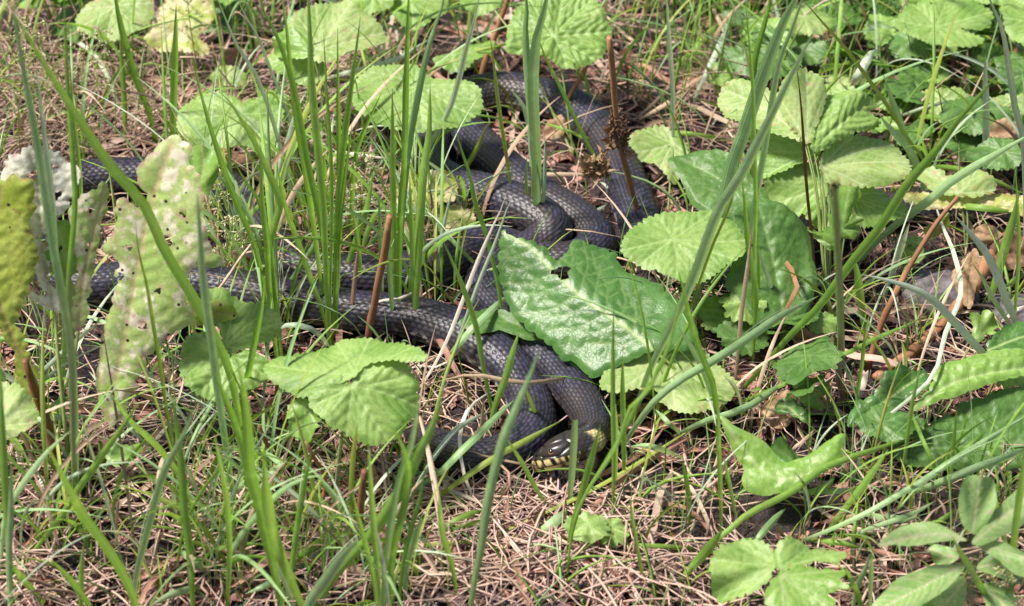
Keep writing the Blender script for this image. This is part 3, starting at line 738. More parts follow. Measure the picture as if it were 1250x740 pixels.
# ---- left front avens
plant('two overlapping round leaves behind tall grass blades on the left', (300, 590), [
 dict(o='250,358 262,350 275,352 290,362 302,366 318,370 337,377 344,392 338,408 318,418 293,427 278,434 270,408 258,385', b=(275, 424), z=.085, n=(.1, -.7, .9), m='avens', nv=6),
 dict(o='221,430 230,412 250,406 268,412 280,436 300,430 324,439 327,454 315,470 292,480 275,489 252,486 229,474 221,450', b=(280, 432), z=.085, n=(0, -.6, 1), m='avens', nv=7, quilt=.0016)])
plant('broad folded round leaf at the front, left of the snake head', (400, 635), [
 dict(o='327,460 338,446 349,441 383,432 414,417 436,413 464,415 498,421 523,438 500,444 470,440 448,446 430,462 405,470 382,483 350,479', b=(432, 458), z=.112, n=(-.35, -.1, 1), m='avens', nv=7, root=(408, 640)),
 dict(o='378,484 400,466 418,460 430,470 436,450 456,438 480,438 500,448 511,474 505,504 489,526 464,541 442,538 417,525 399,517 384,502', b=(431, 472), z=.106, n=(.05, -.75, 1), m='avens', nv=8, quilt=.0010, cup=-.18, root=(404, 640)),
 dict(o='351,504 355,491 374,487 389,504 387,524 372,537 356,530', b=(372, 492), z=.085, n=(0, -.7, 1), m='bright', nv=5, root=(386, 640))])
# ---- eaten leaves at the left edge
plant('tall upright whitish leaf eaten full of holes, in front of the left coils', (128, 590), [
 dict(o='192,176 205,166 222,166 237,177 236,195 243,202 249,225 253,245 256,290 268,305 279,318 262,326 245,322 229,329 222,350 236,374 240,395 216,402 196,420 178,440 168,456 166,475 151,500 135,526 125,506 121,455 124,410 137,372 146,322 130,303 141,280 145,250 155,238 176,250 183,235 172,212 178,194',
      b=(122, 540), z=.035, n=(-.05, -1, .42), m='eaten', kind='pinnate', midrib=[(122, 545), (140, 470), (158, 385), (170, 320), (187, 245), (212, 172)], holes=((207, 292, 7), (150, 336, 5), (134, 482, 6), (228, 256, 4), (176, 396, 4), (196, 352, 3.5), (160, 300, 3.5)), teeth=(.009, .0018), quilt=.0012, wave=.008, rag=.0028, stalk_r=7),
 dict(o='228,186 245,178 262,188 267,208 258,230 249,237 239,215', b=(240, 236), z=.15, n=(.1, -1, .5), m='bright', kind='pinnate', midrib=[(240, 236), (248, 205), (246, 181)], teeth=(.01, .001), root=(180, 420, .1)),
 dict(o='245,372 262,366 282,372 290,384 276,392 255,390 245,398 228,392 216,380 225,368', b=(226, 384), z=.10, n=(0, -1, .7), m='olive', kind='pinnate', midrib=[(222, 384), (250, 380), (286, 383)], teeth=(.008, .0012), root=(150, 440, .08)),
], name='thistle_plant')
plant('bleached lacy leaf with a spotted green partner at the left', (88, 600), [
 dict(o='3,236 7,205 22,186 44,179 66,190 84,212 88,230 80,252 68,267 58,289 60,333 73,376 55,377 33,358 47,346 37,296 26,249 18,238', b=(66, 378), z=.13, n=(-.2, -1, .35), m='lace', kind='pinnate', midrib=[(66, 378), (52, 300), (48, 230), (40, 182)], holes=((44, 212, 5), (66, 240, 5), (50, 355, 5), (33, 225, 4), (52, 290, 4), (62, 206, 3.5)), teeth=(.006, .0016), quilt=.0014, wave=.007, rag=.0026, stalk_r=5),
 dict(o='86,270 88,252 110,236 135,227 131,256 121,296 114,333 107,376 99,406 88,388 95,333 90,300', b=(96, 404), z=.115, n=(.35, -1, .35), m='eaten', kind='pinnate', midrib=[(96, 404), (104, 330), (130, 230)], holes=((112, 258, 3), (107, 300, 2.5)), teeth=(.009, .0012), quilt=.001, stalk_r=5, rag=.0018),
 dict(o='52,325 58,290 69,270 84,272 93,285 107,306 100,329 84,341 96,352 104,372 96,398 84,410 76,390 82,362 66,334', b=(90, 405), z=.11, n=(.1, -1, .35), m='bright', kind='pinnate', midrib=[(90, 405), (88, 350), (72, 280)], holes=((72, 303, 3.5), (97, 366, 3)), teeth=(.008, .0012), quilt=.002),
], name='thistle_plant', stem=([(88, 330), (86, 400), (88, 480), (90, 560), (92, 605)], 9, -1))
plant('spotted olive green leaf with a thick brownish midrib cut by the left edge', (74, 585), [
 dict(o='-30,235 0,222 22,213 40,222 43,245 38,262 41,290 44,315 40,342 28,372 20,392 28,412 36,436 30,446 18,424 2,405 -12,390 -30,375', b=(32, 444), z=.10, n=(.1, -1, .3), m='olive', kind='pinnate', midrib=[(32, 444), (10, 400), (-8, 330), (0, 230)], holes=(), teeth=(.009, .0016), quilt=.0012, wave=.005, stalk_r=9, rag=.0022),
 dict(o='22,420 36,440 48,452 46,470 56,492 62,508 52,512 40,490 26,474 18,448', b=(55, 508), z=.055, n=(.1, -1, .3), m='olive', kind='pinnate', midrib=[(55, 508), (36, 464), (24, 428)], teeth=(.007, .0014)),
], name='thistle_plant')
plant('pale ribbed leaf cut by the left edge, below the olive leaf', (10, 620), [
 dict(o='-25,472 15,469 34,484 46,505 38,520 14,534 -20,540', b=(-5, 520), z=.08, n=(.1, -.6, 1), m='avens_worn', nv=6),
 dict(o='127,556 140,545 165,540 173,550 155,562 138,569', b=(132, 564), z=.03, n=(0, -.5, 1), m='bright', nv=4, root=(126, 610))])
# ---- right side
plant('flat yellow green leaf seen edge-on at the right, under crossing grass blades', (1180, 330), [
 dict(o='1120,210 1132,203 1146,206 1160,216 1172,214 1185,206 1205,213 1217,226 1202,238 1180,240 1155,238 1135,230', b=(1170, 236), z=.06, n=(0, -.5, 1), m='avens_worn', nv=6, teeth=(.007, .0018)),
 dict(o='1098,238 1125,236 1158,238 1190,236 1222,236 1252,242 1275,252 1262,264 1230,259 1190,254 1150,256 1120,252', b=(1180, 252), z=.05, n=(0, -.25, 1), m='yellow', nv=7, quilt=.001)])
plant('round scalloped leaf near the top right corner', (1150, 140), [
 dict(o='1093,30 1105,12 1130,0 1170,-6 1195,4 1211,22 1200,36 1172,34 1192,43 1200,51 1176,58 1145,55 1116,46', b=(1142, 33), z=.08, n=(0, -.45, 1), m='avens', nv=7)])
plant('leaves cut off by the top right corner', (1250, 150), [
 dict(o='1222,10 1245,-6 1270,-4 1285,30 1265,58 1240,50 1228,34', b=(1265, 30), z=.08, n=(0, -.4, 1), m='avens', nv=6),
 dict(o='1180,-24 1210,-30 1240,-22 1236,-2 1215,6 1190,0', b=(1212, -14), z=.09, n=(0, -.4, 1), m='avens', nv=6),
 dict(o='1215,70 1240,62 1270,70 1275,100 1250,118 1225,110', b=(1260, 90), z=.05, n=(0, -.4, 1), m='dark', nv=6)])
plant('jagged bright leaves fanning out at the right, under the pale arching stem', (1120, 560), [
 dict(o='1034,520 1040,502 1048,490 1062,486 1073,474 1078,459 1092,454 1099,446 1116,450 1129,445 1134,460 1133,470 1116,486 1100,492 1086,503 1070,514 1056,518', b=(1050, 515), z=.03, n=(-.1, -.6, 1), m='thistle', kind='pinnate', midrib=[(1046, 516), (1085, 486), (1128, 452)], teeth=(.01, .002), quilt=.0014),
 dict(o='1112,503 1124,486 1135,474 1148,446 1181,436 1220,429 1262,430 1290,440 1290,462 1250,460 1211,469 1177,481 1140,492', b=(1116, 501), z=.045, n=(.05, -.5, 1), m='bright', kind='pinnate', midrib=[(1116, 501), (1170, 466), (1280, 445)], teeth=(.012, .0014), quilt=.0016),
 dict(o='1090,545 1092,520 1108,522 1126,511 1134,521 1155,506 1164,508 1173,493 1203,486 1233,478 1262,480 1290,500 1290,575 1250,577 1220,575 1173,573 1120,571 1095,560', b=(1096, 552), z=.02, n=(.05, -.45, 1), m='dark', kind='pinnate', midrib=[(1094, 556), (1160, 547), (1285, 548)], teeth=(.016, .0022), quilt=.0015),
 dict(o='1185,381 1196,386 1203,380 1222,396 1212,402 1218,410 1204,408 1196,418 1183,417 1188,400', b=(1190, 412), z=.03, n=(0, -.6, 1), m='bright', kind='pinnate', midrib=[(1190, 413), (1200, 398), (1206, 384)], teeth=(.006, .0015)),
 dict(o='1212,412 1230,398 1262,390 1275,420 1260,436 1226,434 1204,426', b=(1206, 428), z=.035, n=(0, -.5, 1), m='thistle', kind='pinnate', midrib=[(1206, 428), (1235, 416), (1270, 405)], teeth=(.008, .0018)),
], name='rosette_plant')
plant('smooth saddle shaped curled leaf at the right, above bare soil', (985, 640), [
 dict(o='879,513 890,517 899,524 928,536 942,548 957,563 972,560 986,555 1000,545 1012,536 1022,529 1032,528 1030,542 1028,555 1006,575 990,586 973,595 950,601 934,603 912,597 905,584 908,571 900,558 890,540', b=(1010, 570), z=.045, n=(-.1, -.7, 1), m='bright', kind='pinnate', midrib=[(1012, 568), (972, 582), (938, 580), (905, 545), (884, 518)], teeth=(.02, .0006), quilt=.0012, wave=.003, fold=-.25),
 dict(o='940,548 955,540 968,550 985,572 978,580 960,574', b=(978, 578), z=.025, n=(0, -.6, 1), m='dark', kind='pinnate', midrib=[(978, 578), (962, 560), (945, 547)], teeth=(.02, .0006)),
 dict(o='985,600 1004,592 1018,584 1010,598 992,604', b=(1000, 600), z=.02, n=(0, -.6, 1), m='bright', kind='pinnate', midrib=[(990, 602), (1004, 596), (1016, 587)], teeth=(.02, .0006)),
], name='rosette_plant')
plant('three-lobed toothed leaves at the bottom edge, right of the middle', (955, 790), [
 dict(o='868,708 868,685 886,665 912,658 932,662 943,674 948,688 941,703 925,720 908,727 878,732', b=(946, 690), z=.07, n=(-.1, -.6, 1), m='avens', nv=6),
 dict(o='945,684 947,669 960,656 980,660 988,668 1005,666 1025,669 1033,678 1022,688 993,686 973,695 955,697', b=(951, 694), z=.075, n=(.1, -.6, 1), m='avens', nv=6, teeth=(.007, .0016)),
 dict(o='935,722 951,701 980,691 1006,695 1037,697 1022,711 1032,720 1012,727 1015,740 1002,750 975,762 950,756 940,742', b=(952, 704), z=.075, n=(.1, -.5, 1), m='bright', nv=6, teeth=(.008, .002))])
plant('pair of tiny round leaves on thin stalks below the snake head', (735, 705), [
 dict(o='689,642 694,632 704,627 720,627 734,631 742,641 741,651 733,658 716,661 700,658', b=(718, 640), z=.03, n=(0, -.5, 1), m='avens', nv=7, root=(728, 705)),
 dict(o='740,636 752,632 763,640 766,652 757,662 744,664 735,660', b=(745, 642), z=.025, n=(.2, -.4, 1), m='avens', nv=5, root=(738, 700))], name='seedling')
def lance(o, b, mid, z, n, **k): return dict(o=o, b=b, z=z, n=n, m='lance', kind='lance', midrib=mid, teeth=(.009, .0004), quilt=.0005, **k)
plant('upright plant with smooth narrow pointed leaves in the bottom right corner', (1186, 790), [
 lance('1175,640 1169,612 1171,592 1178,582 1190,580 1204,583 1215,586 1217,612 1206,636 1192,652', (1188, 650), [(1187, 650), (1192, 615), (1195, 583)], .095, (0, -1, .6), root=None),
 lance('1073,663 1088,651 1103,645 1134,637 1152,643 1165,650 1180,660 1160,660 1140,662 1116,665 1092,663', (1180, 659), [(1180, 659), (1140, 653), (1076, 662)], .095, (0, -.5, 1), root=None),
 lance('1186,662 1198,646 1211,628 1230,608 1252,590 1266,600 1268,625 1250,640 1216,658 1198,666', (1188, 662), [(1188, 662), (1225, 632), (1262, 600)], .095, (.2, -.5, 1), root=None),
 lance('1190,662 1208,659 1226,662 1252,674 1272,690 1264,708 1238,700 1216,682 1200,672', (1190, 663), [(1190, 663), (1226, 676), (1265, 700)], .09, (.1, -.4, 1), root=None),
 lance('1062,744 1080,722 1096,708 1122,698 1140,691 1160,690 1180,688 1168,706 1154,720 1130,736 1106,750 1082,756', (1180, 689), [(1180, 689), (1134, 712), (1068, 748)], .07, (0, -.5, 1), root=None),
 lance('1134,668 1148,664 1170,676 1164,686 1148,690 1134,680', (1168, 680), [(1170, 680), (1150, 678), (1136, 670)], .06, (0, -.5, 1), root=None),
 lance('1192,694 1204,680 1220,671 1240,684 1252,700 1240,708 1222,706 1204,700', (1192, 692), [(1192, 693), (1220, 690), (1248, 700)], .06, (0, -.4, 1), root=None),
 lance('1112,748 1130,728 1152,716 1172,704 1180,712 1176,740 1160,770 1130,770', (1180, 706), [(1180, 707), (1156, 734), (1130, 768)], .05, (0, -.5, 1), root=None),
 lance('1198,716 1214,712 1240,726 1256,750 1240,770 1214,756 1202,736', (1194, 714), [(1194, 714), (1220, 734), (1245, 765)], .045, (0, -.4, 1), root=None),
], stem=([(1187, 652), (1184, 690), (1186, 730), (1187, 795)], 9, -1))
plant('small round seedling leaves on a leaning brown stem at the right', (1085, 375), [
 dict(o='1102,309 1110,300 1124,302 1128,313 1117,322 1104,319', b=(1126, 316), z=.035, n=(0, -.7, 1), m='bright', nv=4),
 dict(o='1104,290 1116,288 1126,292 1120,300 1108,298', b=(1124, 297), z=.045, n=(0, -.7, 1), m='bright', nv=4),
 dict(o='1128,280 1142,272 1156,262 1160,270 1148,284 1136,292', b=(1130, 292), z=.045, n=(0, -.7, 1), m='olive', nv=4)], name='seedling')
for q, (x, y) in enumerate([(952, 452), (985, 480), (1000, 452)]):
    pass
plant('small light green jagged seedling beside the curled brown leaves', (972, 520), [
 dict(o='943,436 958,440 968,452 980,456 984,470 974,476 962,466 955,470 948,456', b=(972, 474), z=.035, n=(0, -.7, 1), m='bright', kind='pinnate', midrib=[(974, 474), (960, 456), (946, 440)], teeth=(.006, .0018)),
 dict(o='975,478 984,462 996,470 1010,464 1012,480 1000,486 1006,500 990,498 980,492', b=(978, 492), z=.03, n=(0, -.6, 1), m='bright', kind='pinnate', midrib=[(978, 492), (994, 482), (1008, 468)], teeth=(.006, .0018)),
 dict(o='960,486 972,490 984,500 990,516 976,512 962,504 950,506 948,492', b=(976, 510), z=.02, n=(0, -.6, 1), m='thistle', kind='pinnate', midrib=[(978, 512), (964, 498), (950, 494)], teeth=(.006, .0018)),
], name='seedling')
# ---- low leaves at the back right, mostly darker green to paint in shade
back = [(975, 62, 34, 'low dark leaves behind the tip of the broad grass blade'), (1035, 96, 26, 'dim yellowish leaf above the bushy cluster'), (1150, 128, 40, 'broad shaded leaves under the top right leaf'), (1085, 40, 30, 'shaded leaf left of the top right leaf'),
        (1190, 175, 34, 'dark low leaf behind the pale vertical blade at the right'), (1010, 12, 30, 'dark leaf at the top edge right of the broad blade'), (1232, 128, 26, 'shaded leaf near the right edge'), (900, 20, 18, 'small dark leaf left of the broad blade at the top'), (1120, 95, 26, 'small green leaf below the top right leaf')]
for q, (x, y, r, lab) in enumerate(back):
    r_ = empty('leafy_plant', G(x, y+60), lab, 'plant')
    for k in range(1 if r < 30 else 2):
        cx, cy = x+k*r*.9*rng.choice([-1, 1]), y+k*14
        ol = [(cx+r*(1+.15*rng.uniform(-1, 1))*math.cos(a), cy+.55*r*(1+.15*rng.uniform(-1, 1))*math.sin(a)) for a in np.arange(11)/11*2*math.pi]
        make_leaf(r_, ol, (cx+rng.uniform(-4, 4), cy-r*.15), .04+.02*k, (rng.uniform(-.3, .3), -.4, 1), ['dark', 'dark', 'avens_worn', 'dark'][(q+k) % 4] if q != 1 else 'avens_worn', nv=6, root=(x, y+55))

protos = []
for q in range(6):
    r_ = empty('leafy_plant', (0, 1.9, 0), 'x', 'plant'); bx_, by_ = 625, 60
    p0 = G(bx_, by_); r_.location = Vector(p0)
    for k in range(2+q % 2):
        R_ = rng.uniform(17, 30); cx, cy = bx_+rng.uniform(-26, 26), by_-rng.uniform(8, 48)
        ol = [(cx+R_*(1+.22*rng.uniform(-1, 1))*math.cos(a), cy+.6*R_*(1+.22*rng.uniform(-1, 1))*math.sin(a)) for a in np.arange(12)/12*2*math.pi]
        make_leaf(r_, ol, (cx+rng.uniform(-5, 5), cy+R_*.3*rng.uniform(-1, 1)), (by_-cy)*.00075+.012, (rng.uniform(-.6, .6), rng.uniform(-.9, .1), 1), ['dark', 'dark', 'avens', 'dark', 'dark', 'bright'][(q+k) % 6], nv=6, root=(bx_, by_), res=45)  # mostly the dark green: undergrowth shade put into the leaf colour
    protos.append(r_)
def copy_tree(o, parent=None):
    c = o.copy(); COL.objects.link(c); c.parent = parent
    for ch in o.children: copy_tree(ch, c)
    return c
used_ = set()
def scatter_plants(spots, lab, grp):
    for k, (x, y) in enumerate(spots):
        src = protos[rng.integers(6)]
        o = src if src.name not in used_ else copy_tree(src)
        used_.add(src.name); o.location = Vector(G(x, y)); o.rotation_euler = (0, 0, rng.uniform(0, 6.28)); s = rng.uniform(.75, 1.35); o.scale = (s, s, s)
        o['label'] = lab; o['group'] = grp
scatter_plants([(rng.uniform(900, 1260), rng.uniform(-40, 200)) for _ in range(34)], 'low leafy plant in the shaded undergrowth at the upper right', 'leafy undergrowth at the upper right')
scatter_plants([(rng.uniform(1040, 1270), rng.uniform(60, 240)) for _ in range(14)], 'low leafy plant crowded behind the flat yellow green leaf', 'leafy plants behind the flat yellow green leaf')
scatter_plants([(rng.uniform(240, 900), rng.uniform(-60, 20)) for _ in range(16)], 'low leafy plant cut by the top edge of the picture', 'leafy plants along the top edge')
scatter_plants([(rng.uniform(-20, 300), rng.uniform(-40, 60)) for _ in range(9)], 'low leafy plant behind the straw at the upper left corner', 'leafy plants at the upper left corner')
scatter_plants([(rng.uniform(890, 1010), rng.uniform(390, 450)) for _ in range(4)]+[(1010, 520), (1065, 560), (1200, 500)], 'small leafy plant low in the litter right of the middle', 'small leafy plants right of the middle')
for s_ in protos:
    if s_.name not in used_: bpy.data.objects.remove(s_)

# fine loose tufts of thin blades
def thin_tuft(k):
    r_ = empty('grass_tuft', (0, 1.55, 0), 'x', 'grass')
    for b in range(4+k % 4):
        h = rng.uniform(.05, .17); az = rng.uniform(0, 6.28); le = rng.uniform(.15, 1.0); t = np.linspace(1, 0, 14); w = rng.uniform(.0012, .0028)
        x0, y0 = rng.uniform(-.012, .012, 2)
        Cc = np.stack([x0+math.cos(az)*le*h*t**1.9, 1.55+y0+math.sin(az)*le*h*t**1.9, -.003+h*(t-.42*le*t**2.6)], 1)
        V, f = blade_geo(Cc, w, seedrot=rng.uniform(-1.1, 1.1)); c = rng.choice(['g', 'g', 'b', 'y', 'p', 'd'])
        mesh_obj('blade', V, f, M[c], r_, {'tint': np.full(len(V), rng.uniform(0, 1)), 'across': np.tile(ACR, len(V)//5)})
    return r_
tp = [thin_tuft(k) for k in range(14)]; used2 = set()
def scatter_tufts(n, cx, cy, sx, sy, lab, grp, sc=1.0):
    k = 0
    while k < n:
        x, y = cx+rng.uniform(-1, 1)*sx, cy+rng.uniform(-1, 1)*sy; g_ = G(x, y)
        if not off_snake(g_[0], g_[1], .003) or (590 < x < 760 and 540 < y < 720): continue
        src = tp[rng.integers(14)]; o = src if src.name not in used2 else copy_tree(src); used2.add(src.name)
        o.location = Vector(g_); o.rotation_euler = (0, 0, rng.uniform(0, 6.28)); s = rng.uniform(.7, 1.2)*sc; o.scale = (s, s, s); o['label'] = lab; o['group'] = grp; k += 1
scatter_tufts(7, 330, 345, 45, 12, 'thin airy grass tuft in front of the bend joining the left coils', 'thin grass tufts before the left coils', 1.3)
scatter_tufts(2, 245, 270, 40, 18, 'thin airy grass tuft between the two left coils', 'thin grass tufts between the left coils', 1.15)
scatter_tufts(7, 540, 330, 40, 60, 'thin airy grass tuft between the middle and upper coils', 'thin grass tufts between the coils', 1.1)
scatter_tufts(14, 100, 120, 140, 90, 'thin airy grass tuft in the straw at the upper left', 'thin grass tufts at the upper left', 1.1)
scatter_tufts(22, 390, 250, 110, 110, 'thin airy grass tuft around the tall green tufts left of the middle', 'thin grass tufts left of the middle')
scatter_tufts(16, 430, 60, 160, 60, 'thin airy grass tuft between the round leaves at the top', 'thin grass tufts at the top', 1.1)
scatter_tufts(20, 120, 600, 150, 130, 'thin airy grass tuft in the lower left litter', 'thin grass tufts at the lower left', .9)
scatter_tufts(14, 380, 650, 140, 90, 'thin airy grass tuft in the litter at the bottom, left of the snake head', 'thin grass tufts at the bottom', .85)
scatter_tufts(12, 820, 80, 110, 90, 'thin airy grass tuft behind the dried stalk', 'thin grass tufts behind the dried stalk')
scatter_tufts(16, 1080, 130, 170, 130, 'thin airy grass tuft in the shaded undergrowth at the upper right', 'thin grass tufts at the upper right', 1.1)
scatter_tufts(16, 960, 460, 190, 80, 'thin airy grass tuft in the litter below the bushy plant', 'thin grass tufts below the bushy plant', .8)
scatter_tufts(14, 1090, 620, 160, 90, 'thin airy grass tuft in the lower right litter', 'thin grass tufts at the lower right', .75)
scatter_tufts(8, 30, 480, 70, 140, 'thin airy grass tuft around the eaten leaves at the left edge', 'thin grass tufts around the eaten leaves', 1.0)
scatter_tufts(11, 270, 640, 110, 80, 'tall thin grass tuft below the two overlapping round leaves', 'tall thin grass tufts in the lower left', 1.0)
scatter_tufts(8, 470, 690, 80, 40, 'tall thin grass tuft at the bottom among the blurry sheaf', 'tall thin grass tufts at the bottom middle', 1.0)
scatter_tufts(3, 400, 402, 60, 10, 'thin grass tuft right in front of the long front coil', 'thin grass tufts before the front coil', 1.1)
scatter_tufts(6, 760, 640, 90, 70, 'thin airy grass tuft on the bare soil below the snake head', 'thin grass tufts below the snake head', .6)
for s_ in tp:
    if s_.name not in used2:
        for ch in list(s_.children): bpy.data.objects.remove(ch)
        bpy.data.objects.remove(s_)

# ================================================================= grass, traced blade by blade
tuft('broad green grass blade slanting down from the top left corner', ['g 13 -7; 12,8 25,30 74,111 135,203 176,250 203,309 250,387 285,470 300,600'], 'grass_shoot')
tuft('tall blue-green grass blade at the left edge beside a whitish blade', ['b 11 -5; 8,-20 17,20 30,95 44,169 57,250 68,320 81,390 90,461 95,640'], 'grass_shoot')
tuft('whitish narrow grass blade standing upright in front of the lacy leaf', ['p 9 -4; 44,78 49,120 54,162 63,245 68,320 84,420 92,560'], 'grass_shoot')
tuft('pair of slim dark green blades rising from behind the spotted leaf', ['g 7 -3; 78,-20 81,85 88,189 91,250 84,330 78,430 70,560', 'g 5 -2; 84,60 90,140 99,235 88,300 80,350 74,450'])
tuft('three upright blades at the back left above the straw', ['g 9 -2; 138,-20 145,20 159,74 175,118 186,149 192,186', 'g 7 -1; 146,45 149,90 152,140 152,190', 'g 7 -1; 96,-10 100,10 104,26 110,44 112,70'])
tuft('single upright blade left of the rounded pale leaf', ['g 9 -2; 215,5 214,60 212,120 211,165 211,225'], 'grass_shoot')
tuft('curved pale blade bending over the straw at the upper left', ['p 6 L3; 60,52 85,47 112,64 128,85 140,112 150,145', 'g 4 L2; 70,20 110,40 150,40 200,56'])
tuft('tall tuft of green blades rising left of the middle, in front of the pale leaf', [
 'g 10 -6; 375,-30 378,40 380,101 388,186 394,250 397,313 399,360 402,430', 'g 8 -4; 314,-20 322,14 338,44 352,84 361,118 374,190 396,300 404,415', 'g 8 -3; 343,-10 350,35 355,85 362,140 380,250 400,400',
 'g 6 -3; 412,34 413,110 414,190 414,300 410,410', 'g 5 -3; 395,40 398,100 402,160 405,230 404,330 402,420', 'g 7 -4; 338,200 348,250 368,306 385,355 389,363 405,425', 'g 6 -3; 430,150 420,230 412,300 406,420'])
tuft('fan of bright blades in front of the left coils', ['g 9 -5; 268,112 274,115 304,162 324,203 341,250 328,300 336,380 346,455', 'g 7 -4; 234,70 242,100 253,142 270,196 290,250 311,299 324,356 334,407 341,452', 'g 7 -3; 285,196 300,222 318,250 330,310 336,400 344,460',
 'g 8 -4; 318,180 320,245 326,300 328,346 336,420 343,470', 'g 8 -3; 322,340 321,367 315,400 305,450 297,495 300,560', 'b 5 -2; 326,101 327,150 329,203 335,290 342,420'])
tuft('thin pale seed stems crossing the tall tuft', ['p 5 -3; 262,-10 287,50 299,70 311,88 326,125 345,190 370,300', 'p 4 -3; 290,-10 296,14 315,45 334,95 352,140 366,230', 'p 7 -2; 374,112 366,125 358,145 348,182 338,216 340,300'])
tuft('arched pale blade over the front coil at the left', ['p 7 L5; 330,408 351,396 375,399 392,410 402,424'], 'grass_shoot')
tuft('bluish blade curving across the tall tuft', ['b 7 -2; 418,235 412,257 389,292 365,329 345,356 330,380'], 'grass_shoot')
tuft('dense tuft of tall blades in front of the middle coils', [
 'g 8 -5; 440,20 437,44 428,111 418,189 413,250 410,340 412,420', 'g 8 -5; 500,-30 499,0 496,101 494,203 490,250 488,330 489,410', 'b 9 -6; 545,-25 540,7 523,57 506,135 497,189 490,260 487,340 488,405',
 'g 11 -3; 525,103 523,162 516,209 513,250 509,330 505,420', 'g 8 -3; 479,108 479,160 479,203 480,250 481,320 482,405', 'g 6 -3; 466,113 456,135 445,159 435,189 430,240 426,310', 'b 7 -3; 470,250 474,300 478,360 482,415', 'g 7 -2; 500,215 503,280 505,340 507,418', 'g 6 -2; 538,160 520,205 510,260 502,330 497,405'])
tuft('short bright tuft between the left and middle tufts', ['g 8 -2; 455,210 448,250 435,290 422,330 415,360', 'b 6 -2; 462,235 464,270 466,330 467,385', 'g 7 -2; 474,240 458,262 446,290 440,330', 'g 6 -1; 430,250 436,290 440,330 441,370', 'g 7 -2; 418,270 412,320 415,380', 'g 6 -2; 395,180 398,220 404,262 410,310', 'b 7 -2; 472,275 460,290 448,305 440,320'])
tuft('pale straw coloured stem leaning at the top between the round leaves', ['p 7 -4; 586,-8 578,30 570,57 560,98 548,135 523,181 505,240'], 'grass_stalk')
tuft('pale grass stem standing before the upper coils', ['y 5 -3; 598,45 602,71 606,108 611,145 618,190 625,238 628,275'], 'grass_stalk')
tuft('broad grey-green folded blade standing in front of the upper snake coils', ['b 14 -4; 672,-25 664,15 655,50 652,100 653,135 656,190 657,215 656,300', 'p 8 -3; 622,108 634,122 641,135 646,155 648,176 650,240', 'b 10 -3; 640,-20 643,10 641,40 644,100 650,180 652,260', 'p 5 -3; 665,165 665,200 663,240 657,295', 'y 4 -2; 643,190 642,240 641,285', 'y 4 -2; 650,200 650,240 648,288', 'g 4 -2; 656,195 657,240 654,292'])
tuft('long thin green stem slanting past the dried stalk', ['g 5 -4; 655,40 665,68 685,108 709,159 724,187 739,213 756,231 772,250', 'p 6 L2; 732,222 745,230 760,240 776,250', 'p 5 L2; 700,290 722,262 740,250'])
tuft('thin bright blade crossing the middle coils beside the white straw', ['g 6 -3; 556,155 562,180 574,216 580,250 594,289 607,346 612,385 620,430', 'g 7 -4; 540,292 552,320 564,350 580,397 588,440 597,485 603,520', 'b 6 L5; 500,232 520,257 541,282 564,306 594,338', 'y 6 -2; 596,150 580,185 565,210 552,240'])
tuft('two crossing straws, one white, leaning over the middle coils', ['w 5 -4; 617,240 612,255 599,282 580,326 550,404 530,445 508,480', 'p 5 -4; 626,240 620,252 603,300 584,346 565,400 543,465 535,500'], 'straw_pair', 'straw')
tuft('broad pale blade bent across the coil left of the glossy leaf', ['b 9 L5; 622,360 610,368 597,381 580,397 560,420 543,441'], 'grass_shoot')
tuft('stout green blade leaning over the crossing of the coils', ['g 9 -3; 634,404 625,430 616,462 604,495 596,530'], 'grass_shoot')
tuft('pink dry blade bent over the coil in the middle', ['r 8 L2.2; 502,390 516,394 526,400 540,422 550,441 564,466 577,490'], 'dry_blade', 'dry grass')
tuft('orange dry straw lying across both coils left of the neck', ['d 6 L5; 520,470 574,458 610,464 640,468 665,466 700,460 725,456'], 'straw', 'straw')
tuft('two slender upright blades under the tip of the glossy leaf', ['g 6 -3; 749,370 748,430 748,495 749,560 748,640', 'g 7 -3; 760,432 760,480 761,520 762,600'])
tuft('short thick sheath standing at the tip of the glossy leaf', ['g 12 -1; 797,425 795,440 791,455 788,472'], 'grass_shoot')
tuft('long bright stem running from the right of the glossy leaf down to the front', ['g 5 -6; 846,320 831,367 814,427 800,455 790,480 770,495 752,545 716,601 699,645 690,720', 'y 4 -5; 905,180 893,245 870,300 845,370 820,430'])
tuft('pale blue whip-like blade at the middle right of the top', ['p 6 -3; 813,-15 817,40 820,84 822,120 822,160 822,215'], 'grass_shoot')
tuft('broad blue-green blade slanting from the top edge over the bushy leaves', ['b 17 -7; 985,-40 972,0 960,20 941,68 921,125 905,172 897,192 887,230 870,300 845,380'], 'grass_shoot')
tuft('long pointed blue-green blade crossing in front of the bushy leaves', ['b 13 -9; 998,32 985,55 965,95 938,149 904,216 881,250 867,285 850,333 825,390 795,450 770,520'], 'grass_shoot')
tuft('narrow pale blade just right of the broad slanting blade', ['b 8 -5; 985,-30 979,0 965,40 952,74 941,135 935,176 925,233 915,300 905,400'], 'grass_shoot')
tuft('straight slim stems rising behind the broad blades at the right', ['g 8 -3; 944,-30 938,10 930,40 921,74 918,140 920,250', 'g 5 -3; 908,-20 919,101 921,169 923,250 920,346 918,440', 'g 7 -3; 905,215 909,245 914,302 923,356 921,400 918,455', 'g 5 -3; 902,40 912,66 921,100 924,180', 'g 5 -2; 926,290 926,340 922,420'])
tuft('drooping blades at the back, right of the whip-like blade', ['p 8 L4; 894,12 884,45 871,71 858,98 847,124', 'g 8 L3; 880,26 860,45 843,64 826,78', 'd 5 L3; 860,-10 880,30 893,60 880,80 850,98 825,115', 'g 6 L2; 792,160 850,165 893,172', 'd 6 L1.5; 840,84 800,125 780,142'])
